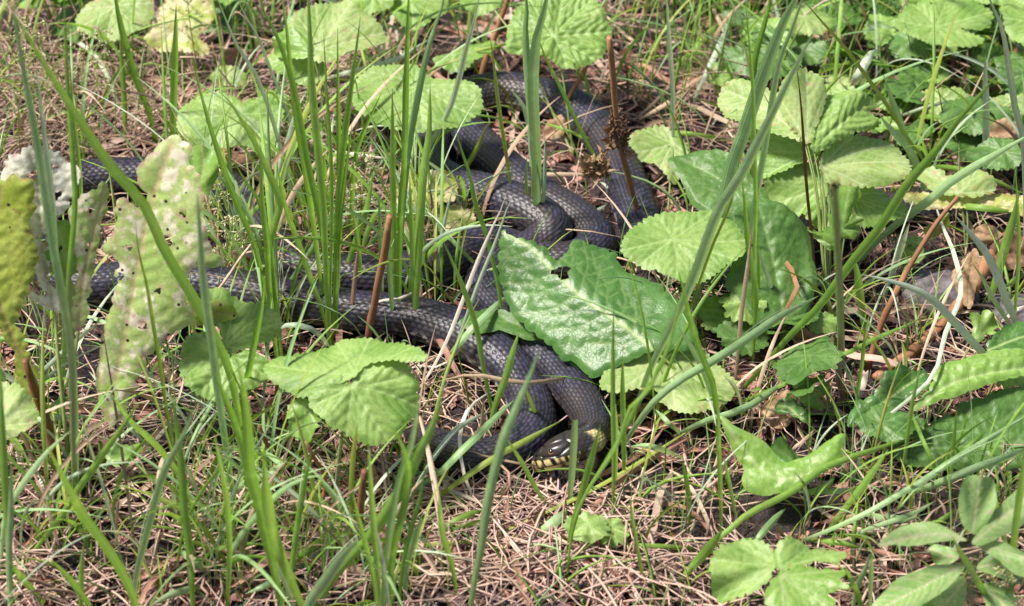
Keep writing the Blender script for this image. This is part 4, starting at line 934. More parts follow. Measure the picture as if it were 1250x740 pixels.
tuft('long yellowish stem arching from the top right down to the ground', ['y 5 -3; 975,-6 1006,30 1033,61 1080,125 1105,165 1131,203 1141,250'], 'grass_stalk')
tuft('pale bent grass stem with a kink over the brown branch at the right', ['p 6 L7; 1138,240 1152,280 1164,309 1173,356 1154,407 1144,448 1128,472 1100,495 1070,520 1040,548'], 'grass_stalk')
tuft('pale folded blade bending over at the top right', ['p 11 L7; 1075,72 1072,62 1063,66 1055,80 1045,96 1033,116', 'g 5 L5; 1077,66 1085,95 1080,125 1070,140'])
tuft('small group of pointed blades right of the bushy cluster', ['b 8 -3; 1078,90 1085,112 1094,135 1104,165 1114,199 1122,240', 'b 9 -3; 1073,139 1085,155 1100,169 1112,186 1121,204 1132,250', 'p 4 L5; 1171,122 1150,126 1127,132 1105,140 1087,146', 'g 6 L5; 1198,157 1185,150 1168,145 1130,142 1100,142'])
tuft('long green blade sweeping from the upper right across to the centre', ['g 11 -9; 1224,84 1195,118 1168,149 1150,175 1127,203 1107,226 1075,277 1046,313 1020,348 999,376 965,410 930,450 898,485'], 'grass_shoot')
tuft('bluish blade slanting from the right edge beneath the long sweeping blade', ['b 11 -7; 1262,160 1249,169 1218,187 1185,206 1155,226 1134,245 1100,269 1070,295 1040,330'], 'grass_shoot')
tuft('whitish ribbon-like blade curving down near the right edge', ['p 8 -5; 1204,-20 1208,0 1218,20 1225,41 1230,70 1235,101 1240,135 1249,169 1252,250 1250,330'], 'grass_shoot')
tuft('pale upright blade between the shaded leaves at the right', ['p 9 -3; 1203,66 1203,100 1204,140 1203,189 1200,240'], 'grass_shoot')
tuft('green blade bowed over the flat yellow green leaf', ['g 7 L6; 1255,238 1242,233 1202,216 1175,208 1148,205 1115,208', 'g 8 L6; 1256,262 1200,254 1160,250 1142,250'])
tuft('dark thin wiry stem before the bushy leaves', ['n 4 -3; 972,79 976,110 979,142 984,216 987,250 993,310 998,400', 'y 4 -3; 931,111 945,140 958,162 975,199 989,230 998,300', 'g 6 -2; 1047,147 1040,165 1029,189 1012,223 1000,255'])
tuft('pale green flat blade crossing the centre right to the lower middle', ['b 11 L8; 1000,361 980,372 958,383 930,402 898,424 864,445 830,465 795,495 760,545', 'b 9 L5; 968,462 950,472 925,490 900,503 874,510 850,520 826,532'])
tuft('green blade hanging from the thin leaning stem right of the ribbed stem', ['g 10 -2; 1043,314 1048,345 1051,373 1056,412', 'g 5 -2; 1062,380 1056,412 1052,450 1046,485 1040,530', 'p 8 -3; 1110,273 1104,292 1097,313 1088,338 1080,362'])
tuft('long pale drooping blade reaching the right edge', ['p 10 -3; 1051,335 1065,338 1094,345 1127,358 1150,377 1161,390 1180,410 1195,427 1225,462 1256,505'], 'grass_shoot')
tuft('crossing pale blades near the right edge', ['p 10 -2; 1165,262 1190,290 1205,309 1222,345 1232,373 1249,410 1256,440', 'g 11 -3; 1244,235 1236,270 1229,292 1218,330 1209,360 1202,384', 'b 6 -2; 1188,323 1200,340 1212,363 1228,388 1249,420', 'g 5 -3; 1240,210 1244,300 1240,380 1238,420', 'g 7 L3; 1215,360 1235,345 1256,330'])
tuft('thin green stem reaching from the right across the brown branch', ['g 6 L6; 1131,385 1100,400 1066,414 1040,428 1009,441 965,465 930,480 898,493'], 'grass_stalk')
tuft('pale thin blade in front of the dark smooth leaf', ['p 6 -2; 925,305 935,330 945,360 950,385 956,418'], 'grass_shoot')
tuft('curled brown dry blade hooked over the dark smooth leaf', ['w 7 L6; 922,330 926,305 930,292', 'n 6 L7; 929,292 943,302 955,316 965,328 972,342 972,356 964,370 955,390 950,416'], 'dry_blade', 'dry grass')
tuft('dry tan stem with a broken joint before the dark smooth leaf', ['d 6 -2; 918,276 915,305 911,336 905,380 899,446 896,480'], 'straw', 'straw')
tuft('blue-tipped blades near the centre right front', ['b 8 -3; 827,398 838,415 850,434 862,460 871,490 878,530', 'g 8 -4; 828,330 836,360 843,390 852,420 864,450 873,480 878,560', 'g 6 -3; 877,480 878,540 880,600 881,665', 'g 5 -3; 884,560 890,590 900,640'])
# lower left
tuft('tall blades at the bottom left edge', ['g 10 -5; 0,440 1,520 5,591 9,640 14,760', 'b 8 -3; 14,560 13,620 10,680 12,770', 'b 8 L5; 118,510 90,508 44,511 20,518 -6,530', 'b 8 -4; 86,526 64,545 44,568 28,590 14,612 4,640 0,700', 'g 8 -3; 0,350 -4,420 0,480 4,520'])
tuft('thick bright blades crossing low at the bottom left', ['g 8 -6; 135,480 160,515 189,541 212,570 230,601 240,650', 'g 12 -6; 58,545 74,575 88,601 105,632 125,659 145,690 165,735 180,800', 'g 9 -4; 172,490 159,507 142,532 128,551 112,575 95,598 74,632 50,662 27,690',
 'b 10 -6; 236,498 225,530 209,558 197,585 189,615 180,648 172,679 166,705 160,760', 'g 10 -4; 210,480 215,520 220,558 222,590 224,625 232,690 235,760', 'g 8 -3; 10,685 35,715 62,745', 'g 8 -3; 62,683 85,708 112,745 120,770', 'g 7 -2; 102,664 99,700 98,760'])
tuft('slim pale stems in the lower left', ['p 4 -3; 98,505 110,545 125,591 138,640 151,692', 'y 5 -3; 165,270 170,310 179,346 188,400 196,448 203,495 212,560 216,610', 'b 5 L6; 218,441 190,425 168,410 145,400 120,390 101,386 90,400 86,430 84,495', 'p 6 L7; 125,390 95,415 68,438 40,465 12,490', 'p 5 L5; 108,452 125,472 142,497 165,530 190,548'])
tuft('blurry bluish blade close to the camera in front of the round left leaves', ['b 11 -10; 240,230 243,279 246,330 250,363 256,405 262,448 272,520 290,640', 'g 9 -9; 262,455 276,490 290,530 300,574 304,640'], )
tuft('thick blurry blades near the bottom, left of the middle', ['g 14 -10; 288,440 296,470 301,505 306,574 318,620 334,693 350,770', 'g 15 -9; 322,560 326,610 336,660 352,700 378,760', 'g 8 -4; 262,530 270,570 277,608 280,650 280,690 276,760', 'g 9 -4; 288,520 296,560 306,595 316,640 330,690', 'b 9 L6; 314,546 328,556 341,563 345,571 325,580 297,590 285,602 280,614',
 'b 8 -4; 394,580 378,582 360,588 341,601 322,620 304,639 290,660 280,682 276,720', 'g 8 -5; 380,548 372,588 365,625 361,650 357,680 350,740', 'b 9 L3; 216,670 230,680 244,690 254,700', 'p 7 -3; 226,670 228,655 236,647 250,642 264,640'])
tuft('pale striped blades at the bottom edge left of the middle', ['b 9 L2; 182,742 205,728 230,720 250,715', 'p 9 -3; 322,628 330,670 345,700 362,750', 'b 14 -8; 440,655 419,679 400,705 376,740 360,790', 'g 9 L2; 340,700 380,670 400,655 420,650', 'b 9 L2; 300,725 330,712 344,700'])
tuft('sheaf of blurry green blades rising at the bottom middle', ['g 14 -9; 541,478 537,493 528,520 510,555 493,591 476,618 459,645 437,672 412,700 380,750', 'b 9 -6; 512,480 510,495 503,541 490,580 478,640 470,700 466,770', 'g 10 -7; 478,520 492,545 500,580 494,620 480,680 476,760', 'g 8 -5; 450,540 452,580 456,640 462,720 464,780', 'b 9 -5; 516,625 512,640 504,666 496,693 494,740', 'g 6 -4; 520,560 512,610 500,650 490,700 486,770', 'p 6 -4; 458,640 466,680 472,720 478,770', 'g 6 -4; 430,600 440,640 455,700 462,760', 'g 7 -5; 536,600 540,650 552,690 558,740'])
tuft('grey-green blurry blade standing close in front of the lower coils', ['b 12 -9; 659,425 648,455 627,503 614,534 604,570 597,601 591,635 587,669 580,700 570,770'], 'grass_shoot')
tuft('yellow tipped blade crossing in front of the snake head', ['y 8 L4.5; 686,513 660,528 632,543 604,558 580,574 560,588 540,602 524,614'], 'grass_shoot')
tuft('thin bent stem left of the snake head', ['g 6 -3; 618,535 626,547 640,570 651,591 665,614 678,632', 'y 5 -3; 640,470 648,490 658,515 665,532', 'g 8 -2; 646,498 654,512 661,524'])
tuft('cut blunt blade standing right in front of the snake head', ['b 9 -3 k; 702,513 701,540 699,574 697,600 695,630'], 'grass_shoot')
tuft('bright pointed blade at the right of the snake head', ['g 9 -3; 733,518 726,545 716,581 708,612 699,642 690,690'], 'grass_shoot')
tuft('upright blades over bare soil right of the snake head', ['g 6 -5; 820,430 795,466 780,490 768,515 753,541 735,571 716,601 703,626 695,645', 'g 8 -3; 749,480 751,520 751,558 751,610', 'b 6 L3; 800,500 815,515 834,532', 'g 5 -2; 768,605 773,640 780,679 788,726', 'b 7 L4; 770,545 795,545 834,560'])
tuft('long pale green stalk lying diagonally below the snake head', ['y 5 L2; 850,522 834,530 790,558 753,581 705,607 675,621 651,632 622,645 596,657', ], 'grass_stalk')
tuft('pinkish dry blade beside the diagonal stalk', ['r 8 L1.6; 845,532 820,547 787,564 765,580 743,598 725,618 709,639 702,656'], 'dry_blade', 'dry grass')
tuft('long runner, green at one end and brown at the other, across the lower middle', ['y 5 L1.2; 400,672 440,670 500,667 560,662 597,659 630,655 655,652', 'r 5 L1.2; 652,652 674,653 695,655 718,659 739,666 770,678 800,688 840,698'], 'grass_runner')
tuft('short flat blades fanning left below the coils', ['g 8 L2; 594,622 575,627 557,635 545,643 532,653', 'g 6 L2; 618,625 598,633 577,639 556,646 535,655', 'b 13 L2; 694,620 682,632 670,642 660,650 651,652'])
tuft('crossing broad blades in front of the lower left coil', ['p 7 L5; 599,502 585,508 557,524 535,550 516,581 505,610', 'b 9 L6; 628,488 606,508 584,530 563,550 543,571 525,584 508,594', 'd 6 -2; 590,488 588,520 586,545 585,572'])
tuft('blade lying toward the right below the tiny round leaves', ['g 7 L1.5; 749,666 780,667 810,668 850,670'], 'grass_shoot')
# lower right
tuft('dark broad blades sweeping to the bottom from the curled leaf', ['g 9 L5; 1124,532 1095,540 1065,550 1033,561 1000,575 975,595 945,612 914,627 894,644 874,660 850,685 826,715', 'b 9 L2; 960,620 940,640 925,658 912,680'])
tuft('long pale stem crossing the lower right from the right edge', ['b 8 L6; 1260,502 1249,510 1200,540 1154,568 1130,585 1107,598 1075,617 1046,632 1010,648 979,660'], 'grass_stalk')
tuft('bowed blue-green blade in the lower right', ['b 10 L6; 1262,545 1249,551 1215,564 1185,574 1160,585 1134,595 1118,600 1104,601', 'g 6 L5; 1205,525 1180,548 1154,568', 'g 5 L6; 1110,497 1125,535 1141,570 1150,590'])
tuft('stiff green blade leaning left in the lower right', ['g 9 -3; 1084,549 1065,575 1046,601 1025,628 1006,654', 'g 5 -3; 1125,440 1112,500 1104,560 1096,600', 'g 5 -3; 1168,500 1162,560 1158,620', ])
tuft('flat blade with a dry pink tip over the soil at the lower right', ['r 5 L1.8; 1104,600 1098,591 1085,590 1060,595', 'b 7 L2; 1062,595 1035,598 1005,600 975,600'], 'grass_shoot')
tuft('green blade turning red at its tip above the three-lobed leaves', ['r 6 L1.5; 1112,688 1095,680 1075,674 1050,670', 'g 7 L2; 1054,670 1030,664 1010,661 985,659'], 'grass_shoot')
tuft('bluish blades lying across the litter at the lower right', ['b 9 L2; 1123,632 1100,634 1075,632 1052,627', 'b 6 L3; 1142,611 1120,624 1095,634 1066,643 1045,653 1025,662', 'g 6 L2; 1168,622 1150,634 1130,645'])
tuft('broad green blade in the lower middle, left of the three-lobed leaves', ['g 12 -3; 882,647 866,668 848,688 826,712', 'g 6 -2; 833,560 838,590 842,620 840,650'])
tuft('upright blades between the lobed leaves and the narrow leaved plant', ['b 7 -3; 1062,676 1056,695 1045,720 1038,760', 'b 6 -3; 1064,676 1064,700 1062,750', 'g 7 -4; 1030,690 1040,710 1050,735 1056,770'])
tuft('blades in front of the narrow leaved plant', ['g 9 -6; 1162,655 1175,680 1190,705 1206,735 1216,770', 'g 9 -6; 1256,520 1250,571 1245,610 1240,650 1236,710 1234,770', 'g 6 -5; 1210,590 1218,620 1226,650 1232,690'])
for i_, s_ in enumerate([('faint thin horizontal blade over the upper coil', 'g 3 L4; 550,142 575,140 604,144 625,150 643,161'), ('thin arched blade left of the dried stalk', 'g 4 L4; 662,150 685,157 709,166 725,172'), ('fine blade crossing below the large top leaf', 'y 4 L6; 636,48 610,56 574,64 545,75')]):
    tuft(s_[0], [s_[1]], 'grass_shoot')
tuft('slender whitish blade across the top left of the wide round leaf', ['p 6 L8; 524,48 505,60 483,73 460,80 442,84 415,91 396,97'], 'grass_shoot')
# ================================================================= dead stalks, dried flower heads
def crumple(parent, c, r, mat='deadleaf', name='dried_sepal', n=1, amp=.6, seed=0):
    """small torn curled sheet around c (world)"""
    Rn = np.random.default_rng(seed); k = 7
    u, v = np.meshgrid(np.linspace(-1, 1, k), np.linspace(-1, 1, k)); ax = unit(Rn.standard_normal(3)); bx = unit(np.cross(ax, Rn.standard_normal(3))); cx = np.cross(ax, bx)
    rr = 1+.35*Rn.standard_normal(u.shape)
    h = amp*(u**2*Rn.uniform(-1, 1)+v**2*Rn.uniform(-1, 1)+.35*Rn.standard_normal(u.shape))
    P = c+r*((u*rr)[..., None]*ax+(v*rr*.7)[..., None]*bx+h[..., None]*cx)
    i = np.arange(k-1)[:, None]*k+np.arange(k-1)[None]; f = np.stack([i, i+1, i+k+1, i+k], -1).reshape(-1, 4)
    P = P.reshape(-1, 3); f = f[Rn.random(len(f)) > .08]
    return P, f
o, C = stalk_thing('tall broken brown stalk with dried flower remains clinging to it', [(744, 46), (748, 90), (751, 135), (757, 175), (768, 220), (778, 258), (787, 292)], None, (7.5, 7), 'n', 'dead_stalk', 'stalk', lean=-4)
A_ = Acc()
for q in range(22):
    P, f = crumple(None, C[int(len(C)*(.42+.012*(q % 9)))]+rng.uniform(-1, 1, 3)*np.array([.005, .005, .008]), .0062, seed=q)
    A_.add(P, f)
me = mesh_obj('dried_flower_head', np.vstack(A_.v), np.vstack(A_.f), M['deadleaf'], o, {'vein': np.zeros(A_.n), 'rim': np.zeros(A_.n)})
c0 = C[int(len(C)*.5)]+np.array([-.017, -.004, -.024])
r2, _ = stalk_thing('x', [(0, 0), (1, 1)], [0, 0], (1, 1)); bpy.data.objects.remove(r2)
A_ = Acc()
for q in range(20):
    P, f = crumple(None, c0+rng.uniform(-1, 1, 3)*np.array([.007, .004, .007]), .0062, seed=50+q); A_.add(P, f)
mesh_obj('dried_flower_head', np.vstack(A_.v), np.vstack(A_.f), M['deadtan'], o, {'vein': np.zeros(A_.n), 'rim': np.zeros(A_.n)})
v, f = tube(catmull([C[int(len(C)*.45)], (C[int(len(C)*.45)]+c0)/2+np.array([.002, -.003, .002]), c0], n=10), .0006, 5)
mesh_obj('twig', v, f, M['n'], o, {'tint': np.full(len(v), .4)})
stalk_thing('short reddish brown stalk leaning before the upper coils', [(722, 66), (714, 84), (703, 104), (690, 126), (676, 148)], [7, 5.6, 4.2, 2.6, .5], (5, 6), 'n')
stalk_thing('brown stalk cut by the top edge above the upper coils', [(626, -20), (616, 12), (604, 45), (594, 72), (584, 104)], None, (7, 8), 'n', lean=-1)
stalk_thing('dead brown stump stalk standing in front of the left middle coils', [(476, 264), (470, 305), (461, 350), (452, 395), (447, 425)], None, (8, 9), 'n', lean=-2)
stalk_thing('thin orange brown stem leaning over the eaten leaf at the left', [(312, 292), (296, 312), (278, 338), (256, 370)], [9, 8, 6.5, 4.5], (3, 4), 'd')
stalk_thing('dead brown stem standing below the folded round leaf', [(445, 575), (441, 610), (437, 650), (432, 695)], None, (8, 10), 'n', lean=-2)
stalk_thing('dark leaning brown stem at the right behind the long sweeping blade', [(1170, 240), (1148, 266), (1122, 305), (1100, 345), (1080, 385), (1067, 425), (1055, 460)], None, (5, 9), 'n', lean=3)
stalk_thing('thick fallen brown branch lying at the right under the bent stem', [(1215, 300), (1195, 340), (1165, 378), (1135, 410), (1105, 435), (1068, 462)], [3, 2.6, 2, 1.6, 1.2, .8], (17, 12), 'n', 'branch', 'branch', wob=.15)
stalk_thing('thin dark purplish twig lying at the bottom left', [(88, 604), (70, 622), (50, 645), (28, 672)], [3, 2.2, 1.4, .8], (3, 5), 'n', 'twig', 'twig')
stalk_thing('cut hollow pale stalk standing in the litter right of the middle', [(1022, 442), (1025, 465), (1030, 492)], None, (9, 8), 'd', lean=-1)
stalk_thing('dark stem between the leaves at the lower left', [(372, 540), (384, 560), (398, 590), (385, 635)], None, (5, 6), 'n', lean=-1)
for a, b, lab in (((346, 505), (352, 560), 'dark dead stem left of the folded round leaf'), ((316, 520), (340, 592), 'dark dead stem behind the thick blurry blades'), ((338, 470), (332, 540), 'thin dark red stem between the two clumps of round leaves')):
    stalk_thing(lab, [a, ((a[0]+b[0])/2+3, (a[1]+b[1])/2), b], None, (5, 7), 'n', lean=-1)
stalk_thing('thick brown stem under the spotted olive leaf', [(30, 440), (42, 475), (56, 510), (66, 545), (74, 590)], None, (9, 14), 'n', lean=-1)
for lab, pts, z in (('sawn looking brown stub near the right edge of the shaded leaves', [(1216, 70), (1208, 90), (1200, 110)], 4), ('small brown bud stub at the top right', [(1240, 62), (1234, 78), (1230, 100)], 5)):
    stalk_thing(lab, pts, [z, z*.7, z*.4], (9, 8), 'n')

# ================================================================= stones
m, nd, lk = new_mat('grey_stone'); g = posn(nd); n1 = noise(nd, lk, 120, 5, g, .65)
finish(nd, lk, mixc(nd, lk, ramp(nd, lk, n1, .35, .7), (.08, .07, .075), (.19, .17, .18)), .85, .2, n1, .8, .002)
def stone(px, py, r, lab, seed):
    R = np.random.default_rng(seed); c = G(px, py, r*.25)
    la = np.linspace(0, math.pi, 18)[:, None]; lo = np.arange(30)[None]/30*2*math.pi
    d = np.stack([np.sin(la)*np.cos(lo), np.sin(la)*np.sin(lo), np.cos(la)+0*lo], -1).reshape(-1, 3)
    w = 1+sum(.09/(i+1)*np.sin(d@R.standard_normal(3)*(i+2)*1.6+R.uniform(0, 6)) for i in range(5))
    tag(mesh_obj('stone', c+d*w[:, None]*np.array([r*1.25, r, r*.72]), ring_faces(18, 30), m), lab, 'stone')
stone(1150, 362, .024, 'smooth grey stone behind the fallen brown branch', 3)
stone(1232, 388, .022, 'grey stone at the right edge beside the crossing blades', 4)
stone(755, 703, .0035, 'tiny white pebble in the litter below the round seedling', 5)
bpy.data.objects['stone.002'].data.materials[0] = M['w'] if False else bpy.data.objects['stone.002'].data.materials[0]

# ================================================================= dead leaves one can point to
def dead_leaf(lab, outline, b, mid, z, n, mat='deadleaf', **k):
    o = make_leaf(None, parse(outline), b, z, n, mat, kind='pinnate', midrib=mid, name='dead_leaf', teeth=(.006, .001), quilt=.002, wave=.004, **k)
    tag(o, lab, 'dead leaf')
dead_leaf('curled brown dead leaf arched over the grey stone at the right', '1168,352 1166,336 1172,322 1184,314 1198,305 1202,318 1200,336 1192,356 1186,376 1178,372', (1182, 370), [(1182, 370), (1182, 345), (1192, 312)], .028, (-.5, -.6, .5), 'deadtan', cup=.35)
dead_leaf('pale brown dry leaf tip curling upward near the right edge', '1190,282 1200,274 1214,278 1222,288 1210,296 1196,298', (1218, 292), [(1218, 290), (1206, 286), (1194, 282)], .04, (0, -.8, .6), 'deadtan')
dead_leaf('broad dark reddish dead leaf at the right edge', '1205,296 1225,284 1250,290 1268,305 1255,325 1232,330 1212,318', (1210, 312), [(1212, 312), (1235, 308), (1262, 310)], .03, (0, -.6, 1))
dead_leaf('orange brown dead leaf at the foot of the ribbed stem', '930,500 942,486 958,478 972,484 978,500 966,514 950,530 936,516', (975, 486), [(975, 486), (955, 500), (940, 515)], .015, (0, -.5, 1), 'deadtan')
dead_leaf('curled brown dead leaf just left of the ribbed stem', '966,412 980,402 998,406 1010,408 1018,416 1012,428 996,432 984,424 970,424', (1016, 418), [(1016, 418), (994, 416), (970, 418)], .022, (0, -.6, 1), 'deadleaf', cup=.2)
dead_leaf('withered tan leaf with torn edge at the upper right edge', '1205,160 1215,150 1228,146 1240,150 1246,160 1240,170 1228,170 1216,176', (1244, 160), [(1244, 160), (1228, 160), (1208, 162)], .06, (0, -.6, 1), 'deadtan')
dead_leaf('torn pinkish brown dead leaf in the litter below the coils', '518,700 530,680 540,668 556,664 566,674 580,676 576,690 562,700 566,712 546,716 534,724 520,716', (570, 682), [(572, 680), (550, 690), (526, 710)], .006, (0, -.15, 1))
dead_leaf('crumpled brown leaf scrap below the hooked twig of straw', '528,600 545,596 560,604 572,612 560,622 545,620 534,614', (570, 612), [(570, 612), (550, 608), (532, 605)], .008, (0, -.2, 1))
dead_leaf('reddish dead leaf between the upper coils and the rounded leaf', '262,190 276,182 292,186 306,192 300,206 284,212 266,206', (300, 196), [(302, 196), (284, 198), (266, 198)], .01, (0, -.3, 1))
dead_leaf('brown dead leaf beside the yellowing leaf pair at the top left', '262,68 276,60 294,64 304,76 290,84 270,82', (300, 74), [(300, 74), (284, 73), (266, 74)], .012, (0, -.4, 1))
dead_leaf('dry brown leaf in front of the left coil under the eaten leaf', '262,318 280,306 296,308 308,320 304,334 284,336 268,330', (304, 322), [(304, 322), (286, 322), (268, 324)], .012, (0, -.4, 1))
dead_leaf('fluffy tan dead leaf among the upper coils', '664,160 672,148 684,142 692,154 684,168 672,172', (688, 156), [(688, 156), (678, 158), (668, 162)], .014, (0, -.5, 1), 'deadtan')

# ================================================================= straws one can point to
for lab, sp in (
 ('wide bleached straw lying diagonally at the lower left', 'w 11 L1; 218,498 195,525 172,556 150,585 131,610'),
 ('short thick bleached straw near the left edge', 'w 9 L1; 21,541 23,556 26,573'),
 ('bleached straw leaning below the spotted olive leaf', 'w 9 L1; 46,575 52,592 58,610 64,622'),
 ('thin pale straw lying below the short thick straws', 'd 5 L1; 52,640 58,668 64,695 72,725'),
 ('tan straw bending at the bottom left', 'd 7 L1; 10,574 24,592 44,608 66,612'),
 ('long tan straw standing in the lower left litter', 'd 6 L2; 202,592 198,620 193,650 188,690'),
 ('pinkish straw under the round left leaves', 'r 6 L1.4; 325,428 332,450 340,480 346,496'),
 ('orange tan straw upright left of the brown stump stalk', 'd 6 -1; 437,300 434,330 430,370 427,410'),
 ('bright looped pale straw over the lower left coil', 'w 5 L4; 606,476 590,484 573,498 563,520 561,545 565,575 574,600 584,622'),
 ('thin pinkish straw looping over the lower coils', 'd 3 L4; 568,548 590,556 615,562 645,568 680,572'),
 ('thin curl of straw in front of the lower coil', 'r 3 L4; 598,556 612,568 624,582 618,600 604,612'),
 ('pale straw with a forked tip standing by the stump stalk', 'w 3 L4; 519,346 505,356 490,364 470,366 452,372 438,384'),
 ('thin pale straw crossing below the lower coil', 'w 4 L2; 520,587 540,596 565,604 590,616 610,624'),
 ('dark pink straw arc right of the snake head', 'r 7 L1; 812,520 790,546 760,566 735,578 700,590 640,596'),
 ('brown straw running along the base of the lower coils', 'r 8 L1; 690,582 650,590 610,596 570,592 525,584'),
 ('white straw tip under the jagged leaves at the right', 'w 6 L1; 1148,478 1142,490 1138,506'),
 ('bleached curled straw beside the ribbed stem foot', 'w 8 L2; 1060,452 1055,466 1050,482 1046,492'),
 ('kinked pale straw behind the curled saddle leaf', 'd 4 L3; 995,524 978,540 968,548 966,562'),
 ('tan straw lying across the bare soil right of the snake head', 'd 4 L1; 880,535 874,565 862,600 850,630 838,665 832,690'),
 ('pale straw arc under the flat yellow green leaf', 'd 6 L3; 1170,260 1182,272 1190,290 1200,298'),
 ('bleached straw under the crossing blades near the right edge', 'w 4 L3; 1256,372 1240,378 1226,390 1218,394'),
 ('long tan straw slanting behind the whip-like blade', 'd 6 L1.5; 845,110 818,124 798,136 780,146'),
 ('brown bent straw at the top right of the whip-like blade', 'd 6 L1.5; 830,126 850,130 880,145 912,158 925,168'),
 ('straight rusty straw before the upper right coil', 'd 5 L1; 640,214 670,213 700,213 730,214'),
 ('thin pale straw with pink tip crossing the tall tuft', 'w 4 L6; 488,197 460,192 430,188 415,186 404,188'),
 ('thin straw upright in front of the upper coils', 'd 4 -1; 524,225 528,250 530,280 533,310')):
    tuft(lab, [sp], 'straw', 'straw')

# ================================================================= loose litter
def footprint(cam_margin=1.0):
    while True:
        px = rng.uniform(-120*cam_margin, 1370); py = rng.uniform(-90, 880)
        p = G(px, py, 0)
        return px, py, p[0], p[1]
def bare(px, py):
    """patches of open soil, as in the photograph"""
    d = 0
    for (cx, cy, rx, ry) in ((945, 610, 120, 45), (790, 590, 70, 60), (1080, 430, 80, 34), (90, 665, 60, 45), (190, 640, 50, 50), (820, 640, 80, 40), (250, 540, 60, 60), (640, 590, 60, 12), (740, 470, 30, 50), (330, 660, 60, 60), (1160, 620, 90, 60), (100, 420, 90, 60), (480, 700, 60, 40), (1000, 540, 60, 30)):
        d = max(d, math.exp(-((px-cx)/rx)**2-((py-cy)/ry)**2))
    return d
def clump(x, y): return .5+.5*math.sin(21*x+3*math.sin(17*y))*math.sin(19*y+2*math.sin(23*x)+1)
def fibre(x, y, L, w, z0, bendy, ang, tilt, k=3, n=6):
    t = np.linspace(-.5, .5, n)
    dx, dy = math.cos(ang), math.sin(ang); bx = bendy*(t**2-.08)*4*L
    zz = z0+tilt*t*L+rng.uniform(0, .25)*L*(.25-t**2)*rng.choice([0, .5])
    kx = rng.uniform(-.12, .12)*L*(t > rng.uniform(-.3, .3))
    P = np.stack([x+dx*t*L-dy*(bx+kx), y+dy*t*L+dx*(bx+kx), zz], 1)
    P[:, 2] = np.maximum(P[:, 2], gz(P[:, 0], P[:, 1])+w*.3)
    T = np.gradient(P, axis=0); T /= np.linalg.norm(T, axis=1)[:, None]; S = np.cross(T, [0, 0, 1.]); S /= np.linalg.norm(S, axis=1)[:, None]; U = np.cross(S, T)
    a = np.arange(k)/k*2*math.pi+rng.uniform(0, 6); r = np.array([.55]+[1.]*(n-2)+[.4])[:, None, None]*w*.5
    V = P[:, None]+r*(np.cos(a)[None, :, None]*S[:, None]*1.3+np.sin(a)[None, :, None]*U[:, None]*.7)
    return V.reshape(-1, 3), ring_faces(n, k)
# 300 larger straws one by one, the rest as one mat
grp = 'loose dry straws scattered over the ground litter'
shared = []
def zone(px, py):
    c = 0 if px < 250 else 1 if px < 500 else 2 if px < 750 else 3 if px < 1000 else 4
    r = 0 if py < 190 else 1 if py < 380 else 2 if py < 560 else 3
    return [['below the blurry pale leaves at the upper left', 'around the leaf cluster at the top', 'above the upper snake coils', 'behind the broad blue-green blades', 'among the shaded leaves at the upper right'],
            ['around the eaten leaves on the left', 'around the tall grass tufts left of the middle', 'between the upper snake coils', 'around the single round leaf right of the middle', 'behind the fallen brown branch at the right'],
            ['under the tall eaten leaf on the left', 'around the folded round leaf and the front coil', 'around the snake head', 'under the low pale lobed leaf', 'around the jagged bright leaves at the right'],
            ['in the bottom left corner', 'at the bottom under the blurry blades', 'at the bottom below the snake head', 'at the bottom around the three-lobed leaves', 'around the narrow leaved plant']][r][c]
for q in range(24):
    if q % 2: v, f = fibre(0, 0, rng.uniform(.05, .13), rng.uniform(.0012, .0024), .004, rng.uniform(-.22, .22), 0, rng.uniform(-.1, .1), 4, 9)
    else:
        t = np.linspace(-.5, .5, 14); L_ = rng.uniform(.06, .13); b_ = rng.uniform(-.2, .2)*L_; sk = rng.uniform(-.1, .1)*L_
        Cc = np.stack([t*L_, 4*b_*(t**2-.1)+sk*np.abs(t), .006+.006*np.sin(t*7+q)+.006*rng.uniform(0, 1)*(t+.5)], 1)
        T_, S_2, U_2 = frames(Cc); tw = (t*rng.uniform(-3, 3)+rng.uniform(-.5, .5))[:, None]; A_2 = S_2*np.cos(tw)+U_2*np.sin(tw); B_2 = U_2*np.cos(tw)-S_2*np.sin(tw)
        hw = rng.uniform(.0014, .0030)*np.minimum(1, np.minimum((t+.5), (.5-t))*5+.25)
        v = (Cc[:, None]+A_2[:, None]*(hw[:, None]*np.array([-1, 0, 1.]))[..., None]+B_2[:, None]*(hw[:, None]*np.array([.35, 0, .35]))[..., None]).reshape(-1, 3)
        i2 = np.arange(13)[:, None]*3+np.arange(2)[None]; f = np.stack([i2, i2+1, i2+4, i2+3], -1).reshape(-1, 4)
    v[:, 2] += .004
    mt_ = ['d', 'r', 'r', 'w', 'd', 'litter', 'd', 'r', 'litter', 'd', 'r', 'litter'][q % 12]
    o = mesh_obj('straw', v, f, M[mt_], None, {'tint': np.full(len(v), rng.uniform(0, 1))}); shared.append(o)
cnt = 0; first = dict()
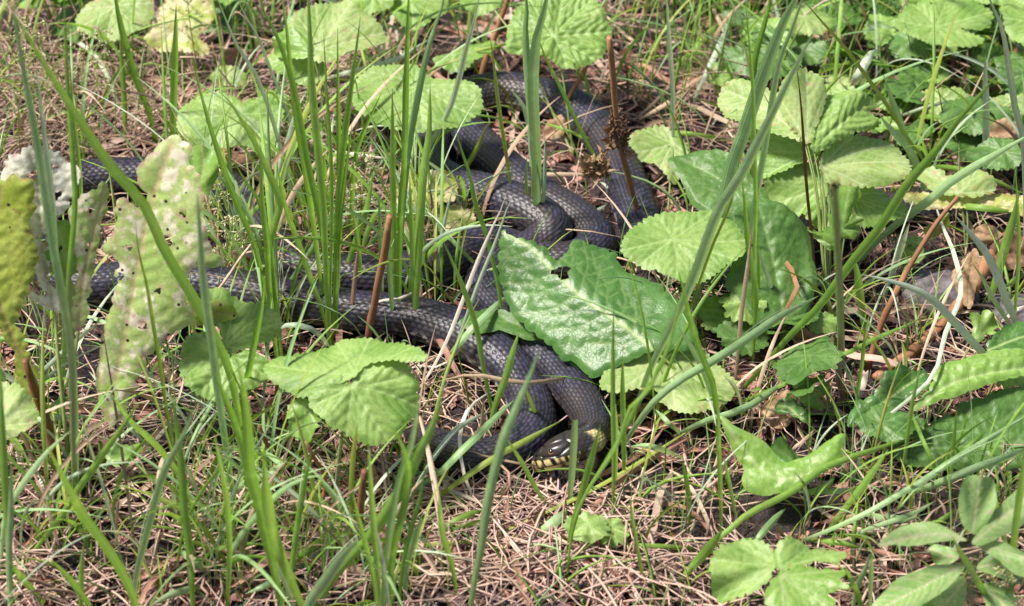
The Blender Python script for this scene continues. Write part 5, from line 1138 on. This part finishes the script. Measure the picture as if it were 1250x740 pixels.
while cnt < 300:
    px, py, x, y = footprint()
    if px < 0 or px > 1250 or py < 0 or py > 740 or not off_snake(x, y, .006): continue
    if rng.random() < bare(px, py)*1.05: continue
    src = shared[rng.integers(len(shared))]
    o = src if src not in first else src.copy()
    if src in first: COL.objects.link(o)
    first[src] = 1
    o.location = (x, y, float(gz(x, y))+rng.uniform(.000, .007)); o.rotation_euler = (0, rng.uniform(-.08, .08), rng.uniform(0, 6.28))
    c, s = math.cos(o.rotation_euler[2]), math.sin(o.rotation_euler[2])
    if not all(off_snake(x+c*t, y+s*t, -.004) for t in (-.04, -.02, .02, .04)): first.pop(src) if o is src else bpy.data.objects.remove(o); continue
    hue = {'dry_straw': 'tan', 'reddish_dry_grass': 'reddish', 'bleached_straw': 'bleached', 'litter_fibre': 'brown'}[o.data.materials[0].name]
    zn = zone(px, py); tag(o, '%s straw lying loose %s' % (hue, zn), 'straw', 'loose %s straws %s' % (hue, zn)); cnt += 1
A_ = Acc()
for q in range(6800):
    px, py, x, y = footprint()
    if not off_snake(x, y, .001): continue
    if rng.random() < bare(px, py)*1.15 or rng.random() > .25+1.1*clump(x, y): continue
    L = rng.gamma(2.5, .016)+.005; w = rng.uniform(.0004, .0013)*(1 if rng.random() < .75 else 2.4)
    ang = rng.uniform(0, 6.28); z0 = float(gz(x, y))+rng.uniform(.0, .014)
    v, f = fibre(x, y, L, w, z0, rng.uniform(-.25, .25), ang, rng.uniform(-.25, .25), 3, 5)
    A_.add(v, f, float(np.clip(rng.beta(.55, 1.7)+(.15 if 560 < px < 800 and py > 580 else 0), 0, 1)))
for q in range(2000):
    px, py, x, y = footprint()
    if q < 260: px, py = 650+rng.standard_normal()*110, 650+rng.standard_normal()*55; x, y = G(px, py)[:2]
    elif q < 620: px, py = 170+rng.standard_normal()*150, 130+rng.standard_normal()*60; x, y = G(px, py)[:2]
    elif q < 800: px, py = 160+rng.standard_normal()*130, 620+rng.standard_normal()*70; x, y = G(px, py)[:2]
    if not off_snake(x, y, .004) or rng.random() < bare(px, py)*.7: continue
    L = rng.uniform(.05, .13); v, f = fibre(x, y, L, rng.uniform(.0008, .0014)*(1.5 if q % 3 == 0 else 1), float(gz(x, y))+rng.uniform(.006, .018), rng.uniform(-.18, .18), rng.uniform(0, 6.28), rng.uniform(-.12, .12), 3, 9)
    A_.add(v, f, float(rng.uniform(.55, 1.15)))
tag(A_.build('litter_straw', M['litter']), 'fine mat of dead grass and fibres over the soil', 'litter', None, 'stuff')
# leaf scraps: pale, rust and dark; one by one for the larger 220
m, nd, lk = new_mat('leaf_scrap'); g = posn(nd); oi = attr(nd, 'tint'); n1 = noise(nd, lk, 260, 4, g, .65)
c_ = mixc(nd, lk, oi, (.035, .017, .014), (.36, .16, .12)); c_ = mixc(nd, lk, ramp(nd, lk, n1, .5, .72), c_, (.5, .33, .27)); c_ = mixc(nd, lk, ramp(nd, lk, n1, .45, .3), c_, (.05, .028, .022))
finish(nd, lk, c_, .65, .3, n1, .8, .001)
def scrap(x, y, r, z, k=5):
    u, v = np.meshgrid(np.linspace(-1, 1, k), np.linspace(-1, 1, k)); a = rng.uniform(0, 6.28); tl = rng.uniform(-.5, .5, 2)
    rr = 1+.22*rng.standard_normal(u.shape); U_ = u*rr; V_ = v*rr*rng.uniform(.4, .8)
    h = .35*(rng.uniform(-1, 1)*u**2+rng.uniform(-1, 1)*v**2+rng.uniform(-1, 1)*u*v+.3*rng.standard_normal(u.shape))+tl[0]*u+tl[1]*v
    P = np.stack([x+r*(U_*math.cos(a)-V_*math.sin(a)), y+r*(U_*math.sin(a)+V_*math.cos(a)), z+r*h], -1).reshape(-1, 3)
    P[:, 2] = np.maximum(P[:, 2], gz(P[:, 0], P[:, 1])+.0004)
    i = np.arange(k-1)[:, None]*k+np.arange(k-1)[None]; f = np.stack([i, i+1, i+k+1, i+k], -1).reshape(-1, 4)
    cor = {0, k-2, (k-1)*(k-2), (k-1)**2-1}; keep = [j for j in range(len(f)) if not (j in cor and rng.random() < .7)]
    return P, f[keep]
cnt = 0
while cnt < 260:
    px, py, x, y = footprint()
    if px < 0 or px > 1250 or py < 0 or py > 740 or not off_snake(x, y, .007): continue
    if rng.random() < bare(px, py)*1.1: continue
    r = rng.uniform(.006, .013); v, f = scrap(x, y, r, float(gz(x, y))+.004, 7)
    o = mesh_obj('leaf_scrap', v, f, m, None, {'tint': np.full(len(v), rng.uniform(0, 1))})
    zn = zone(px, py); sz = 'larger' if r > .0095 else 'small'
    tag(o, '%s crumpled brown scrap of dead leaf %s' % (sz, zn), 'dead leaf', '%s dead leaf scraps %s' % (sz, zn)); cnt += 1
A_ = Acc()
for q in range(7000):
    px, py, x, y = footprint()
    if not off_snake(x, y, .003): continue
    if rng.random() < bare(px, py)*1.1: continue
    v, f = scrap(x, y, rng.gamma(2.2, .0017)+.0012, float(gz(x, y))+rng.uniform(.0005, .004), 4); A_.add(v, f, float(rng.uniform(0, 1)))
tag(A_.build('leaf_litter', m), 'fine crumbs of dead leaf over the soil', 'litter', None, 'stuff')
# soil crumbs
A_ = Acc(); oct_v = np.array([[1, 0, 0], [0, 1, 0], [-1, 0, 0], [0, -1, 0], [0, 0, 1], [0, 0, -1.]]); oct_f = np.array([[0, 1, 4], [1, 2, 4], [2, 3, 4], [3, 0, 4], [1, 0, 5], [2, 1, 5], [3, 2, 5], [0, 3, 5]])
for q in range(14000):
    px, py, x, y = footprint()
    if q % 2 and bare(px, py) < .25: continue
    r = rng.uniform(.0005, .0016)
    A_.add(oct_v*r*(1+.35*rng.standard_normal((6, 3)))+np.array([x, y, float(gz(x, y))+r*.4]), oct_f, 0.0)
m2, nd, lk = new_mat('soil_crumb'); g = posn(nd); n1 = noise(nd, lk, 500, 2, g)
finish(nd, lk, mixc(nd, lk, ramp(nd, lk, n1, .45, .7), (.016, .013, .014), (.13, .115, .125)), .7, .4)
tag(A_.build('soil_crumbs', m2), 'loose crumbs and sand grains on the soil', 'soil', None, 'stuff')

# ================================================================= low wild grass nobody could count
A_ = {k: Acc() for k in ('g', 'b', 'd', 'y')}
def dens(px, py):
    d = .22
    for (cx, cy, rx, ry, a) in ((410, 270, 90, 80, .8), (60, 110, 140, 110, .4), (330, 60, 160, 90, .3), (1000, 60, 260, 110, .8), (1180, 150, 120, 120, .7), (60, 600, 120, 150, .55), (430, 640, 130, 110, .55), (260, 600, 120, 140, .4), (1130, 620, 150, 110, .35), (860, 470, 120, 60, .35), (720, 20, 200, 50, .4), (1000, 500, 120, 70, .3)):
        d = max(d, a*math.exp(-((px-cx)/rx)**2-((py-cy)/ry)**2))
    d *= 1-.93*math.exp(-((px-640)/130)**4-((py-560)/90)**4)
    return d
def small_blade(x, y, h, w, lean, az, k=7):
    t = np.linspace(0, 1, k)
    C = np.stack([x+math.cos(az)*lean*h*t**1.8, y+math.sin(az)*lean*h*t**1.8, -.002+h*(t-.35*lean*t**2.4)], 1)
    T = np.gradient(C, axis=0); T /= np.linalg.norm(T, axis=1)[:, None]; a = rng.uniform(0, 6.28)
    S = np.cross(T, [math.cos(a), math.sin(a), .2]); S /= np.linalg.norm(S, axis=1)[:, None]; Nn = np.cross(S, T)
    hw = (w*.5*np.minimum(1, (1-t)/.45)**.7*(.6+.4*np.minimum(1, t*4)))[:, None]+.00008
    V = np.stack([C-S*hw, C+Nn*hw*.35, C+S*hw], 1).reshape(-1, 3)
    return V, ring_faces(k, 3)
n_ = 0
while n_ < 2300:
    px, py, x, y = footprint()
    if rng.random() > dens(px, py) or not off_snake(x, y, .0012): continue
    kind = rng.choice(['g', 'b', 'd', 'y'], p=[.48, .2, .2, .12])
    h = rng.uniform(.015, .095)*(1.3 if py < 250 else 1); h *= .7 if py > 450 else 1
    v, f = small_blade(x, y, h, rng.uniform(.0009, .0027), rng.uniform(.1, 1.1), rng.uniform(0, 6.28)); A_[kind].add(v, f, float(rng.uniform(0, 1))); n_ += 1
for k, nm, lb in (('g', 'low_grass', 'low thin green grass coming up through the litter'), ('b', 'low_grass', 'low bluish grass coming up through the litter'), ('d', 'low_dry_grass', 'low dry grass standing in the litter'), ('y', 'low_grass', 'low yellowish grass coming up through the litter')):
    tag(A_[k].build(nm, M[k]), lb, 'grass', None, 'stuff')
# clumps of dead upright straw behind the yellowing pair and at the upper left
A_ = Acc()
for (cx, cy, sx, sy, n, h0, h1) in ((560, 300, 34, 12, 90, .03, .07), (410, 320, 60, 30, 90, .03, .08), (180, 170, 150, 60, 240, .03, .09), (70, 160, 80, 60, 160, .03, .09), (540, 505, 50, 40, 80, .01, .04), (1190, 290, 60, 40, 60, .02, .05), (900, 130, 120, 60, 120, .02, .06), (390, 600, 60, 40, 70, .02, .06), (550, 200, 30, 30, 40, .02, .07)):
    for q in range(n):
        p = G(cx+rng.standard_normal()*sx, cy+rng.standard_normal()*sy)
        if not off_snake(p[0], p[1], .001): continue
        v, f = small_blade(p[0], p[1], rng.uniform(h0, h1), rng.uniform(.0008, .0022), rng.uniform(.6, 1.5), rng.uniform(0, 6.28)); A_.add(v, f, float(rng.uniform(0, 1)))
tag(A_.build('dead_grass', M['d']), 'tangled dead grass bent over the ground', 'grass', None, 'stuff')

# ================================================================= airy seed heads
def panicle(lab, pts, lean, spread, nb, n_s):
    C = blade_curve(pts, lean/100); s = px_size(C[0])
    r = empty('grass_seed_head', C[-1], lab, 'grass')
    v, f = tube(C, np.linspace(.0003, .0006, len(C)), 5); mesh_obj('stem', v, f, M['y'], r, {'tint': np.full(len(v), .5)})
    Bq = Acc(); Sq = Acc()
    for b in range(nb):
        t = b/nb*.55; o_ = C[int(t*(len(C)-1))]; a = b*2.4
        L = spread*(.35+.65*(t/.55))*rng.uniform(.6, 1.1)
        d = np.array([math.cos(a), math.sin(a)*.7, rng.uniform(-.1, .7)])
        e = o_+d*L; mid = o_+d*L*.5+np.array([0, 0, L*.12])
        cc = catmull([o_, mid, e-np.array([0, 0, L*.15])], n=6); v, f = tube(cc, .00022, 3); Bq.add(v, f)
        for q in range(n_s):
            c = cc[rng.integers(2, 6)]+rng.uniform(-1, 1, 3)*L*.16; d2 = unit(rng.uniform(-1, 1, 3)+np.array([0, 0, .4])); x2 = unit(np.cross(d2, [.3, .9, .1])); y2 = np.cross(d2, x2)
            l = rng.uniform(.0014, .0026); V = c+oct_v[:, :1]*x2*l*.28+oct_v[:, 1:2]*y2*l*.28+oct_v[:, 2:]*d2*l; Sq.add(V, oct_f, float(rng.uniform(0, 1)))
            v, f = tube(np.array([cc[3], (cc[3]+c)/2, c]), .00014, 3); Bq.add(v, f)
    Bq.build('branches', M['y'], r); o = Sq.build('spikelets', M['seed'], r); o['kind'] = 'stuff'
panicle('airy pale seed head over the straw at the upper left edge', [(35, 30), (28, 90), (22, 150), (30, 230)], -3, .035, 16, 8)
panicle('second airy seed head right of the whitish narrow blade', [(105, 48), (100, 90), (92, 140), (88, 210)], -3, .032, 14, 8)
panicle('seed head drooping beside the tall green blades at the top left', [(122, 40), (135, 70), (140, 110), (142, 180)], -2, .026, 10, 7)
panicle('pale seed head in front of the left coil, right of the eaten leaf', [(262, 215), (252, 250), (244, 300), (240, 360)], -3, .03, 14, 8)
panicle('small seed head below the eaten leaf, beside the thin orange stem', [(285, 268), (278, 300), (268, 340), (262, 380)], -3, .024, 11, 8)
panicle('dense pinkish seed head between the two tall tufts', [(448, 195), (444, 220), (440, 260), (436, 320)], -2, .024, 14, 9)
panicle('loose seed head near the dense tuft, left of the yellowing leaf pair', [(400, 225), (396, 260), (392, 300), (390, 350)], -2, .024, 12, 8)
panicle('seed head at the bottom right corner under the narrow leaved plant', [(1232, 700), (1228, 720), (1224, 760)], -4, .022, 12, 8)
panicle('faint seed head at the top edge left of the leaf cluster', [(228, -10), (232, 30), (240, 80), (246, 130)], -3, .026, 10, 7)
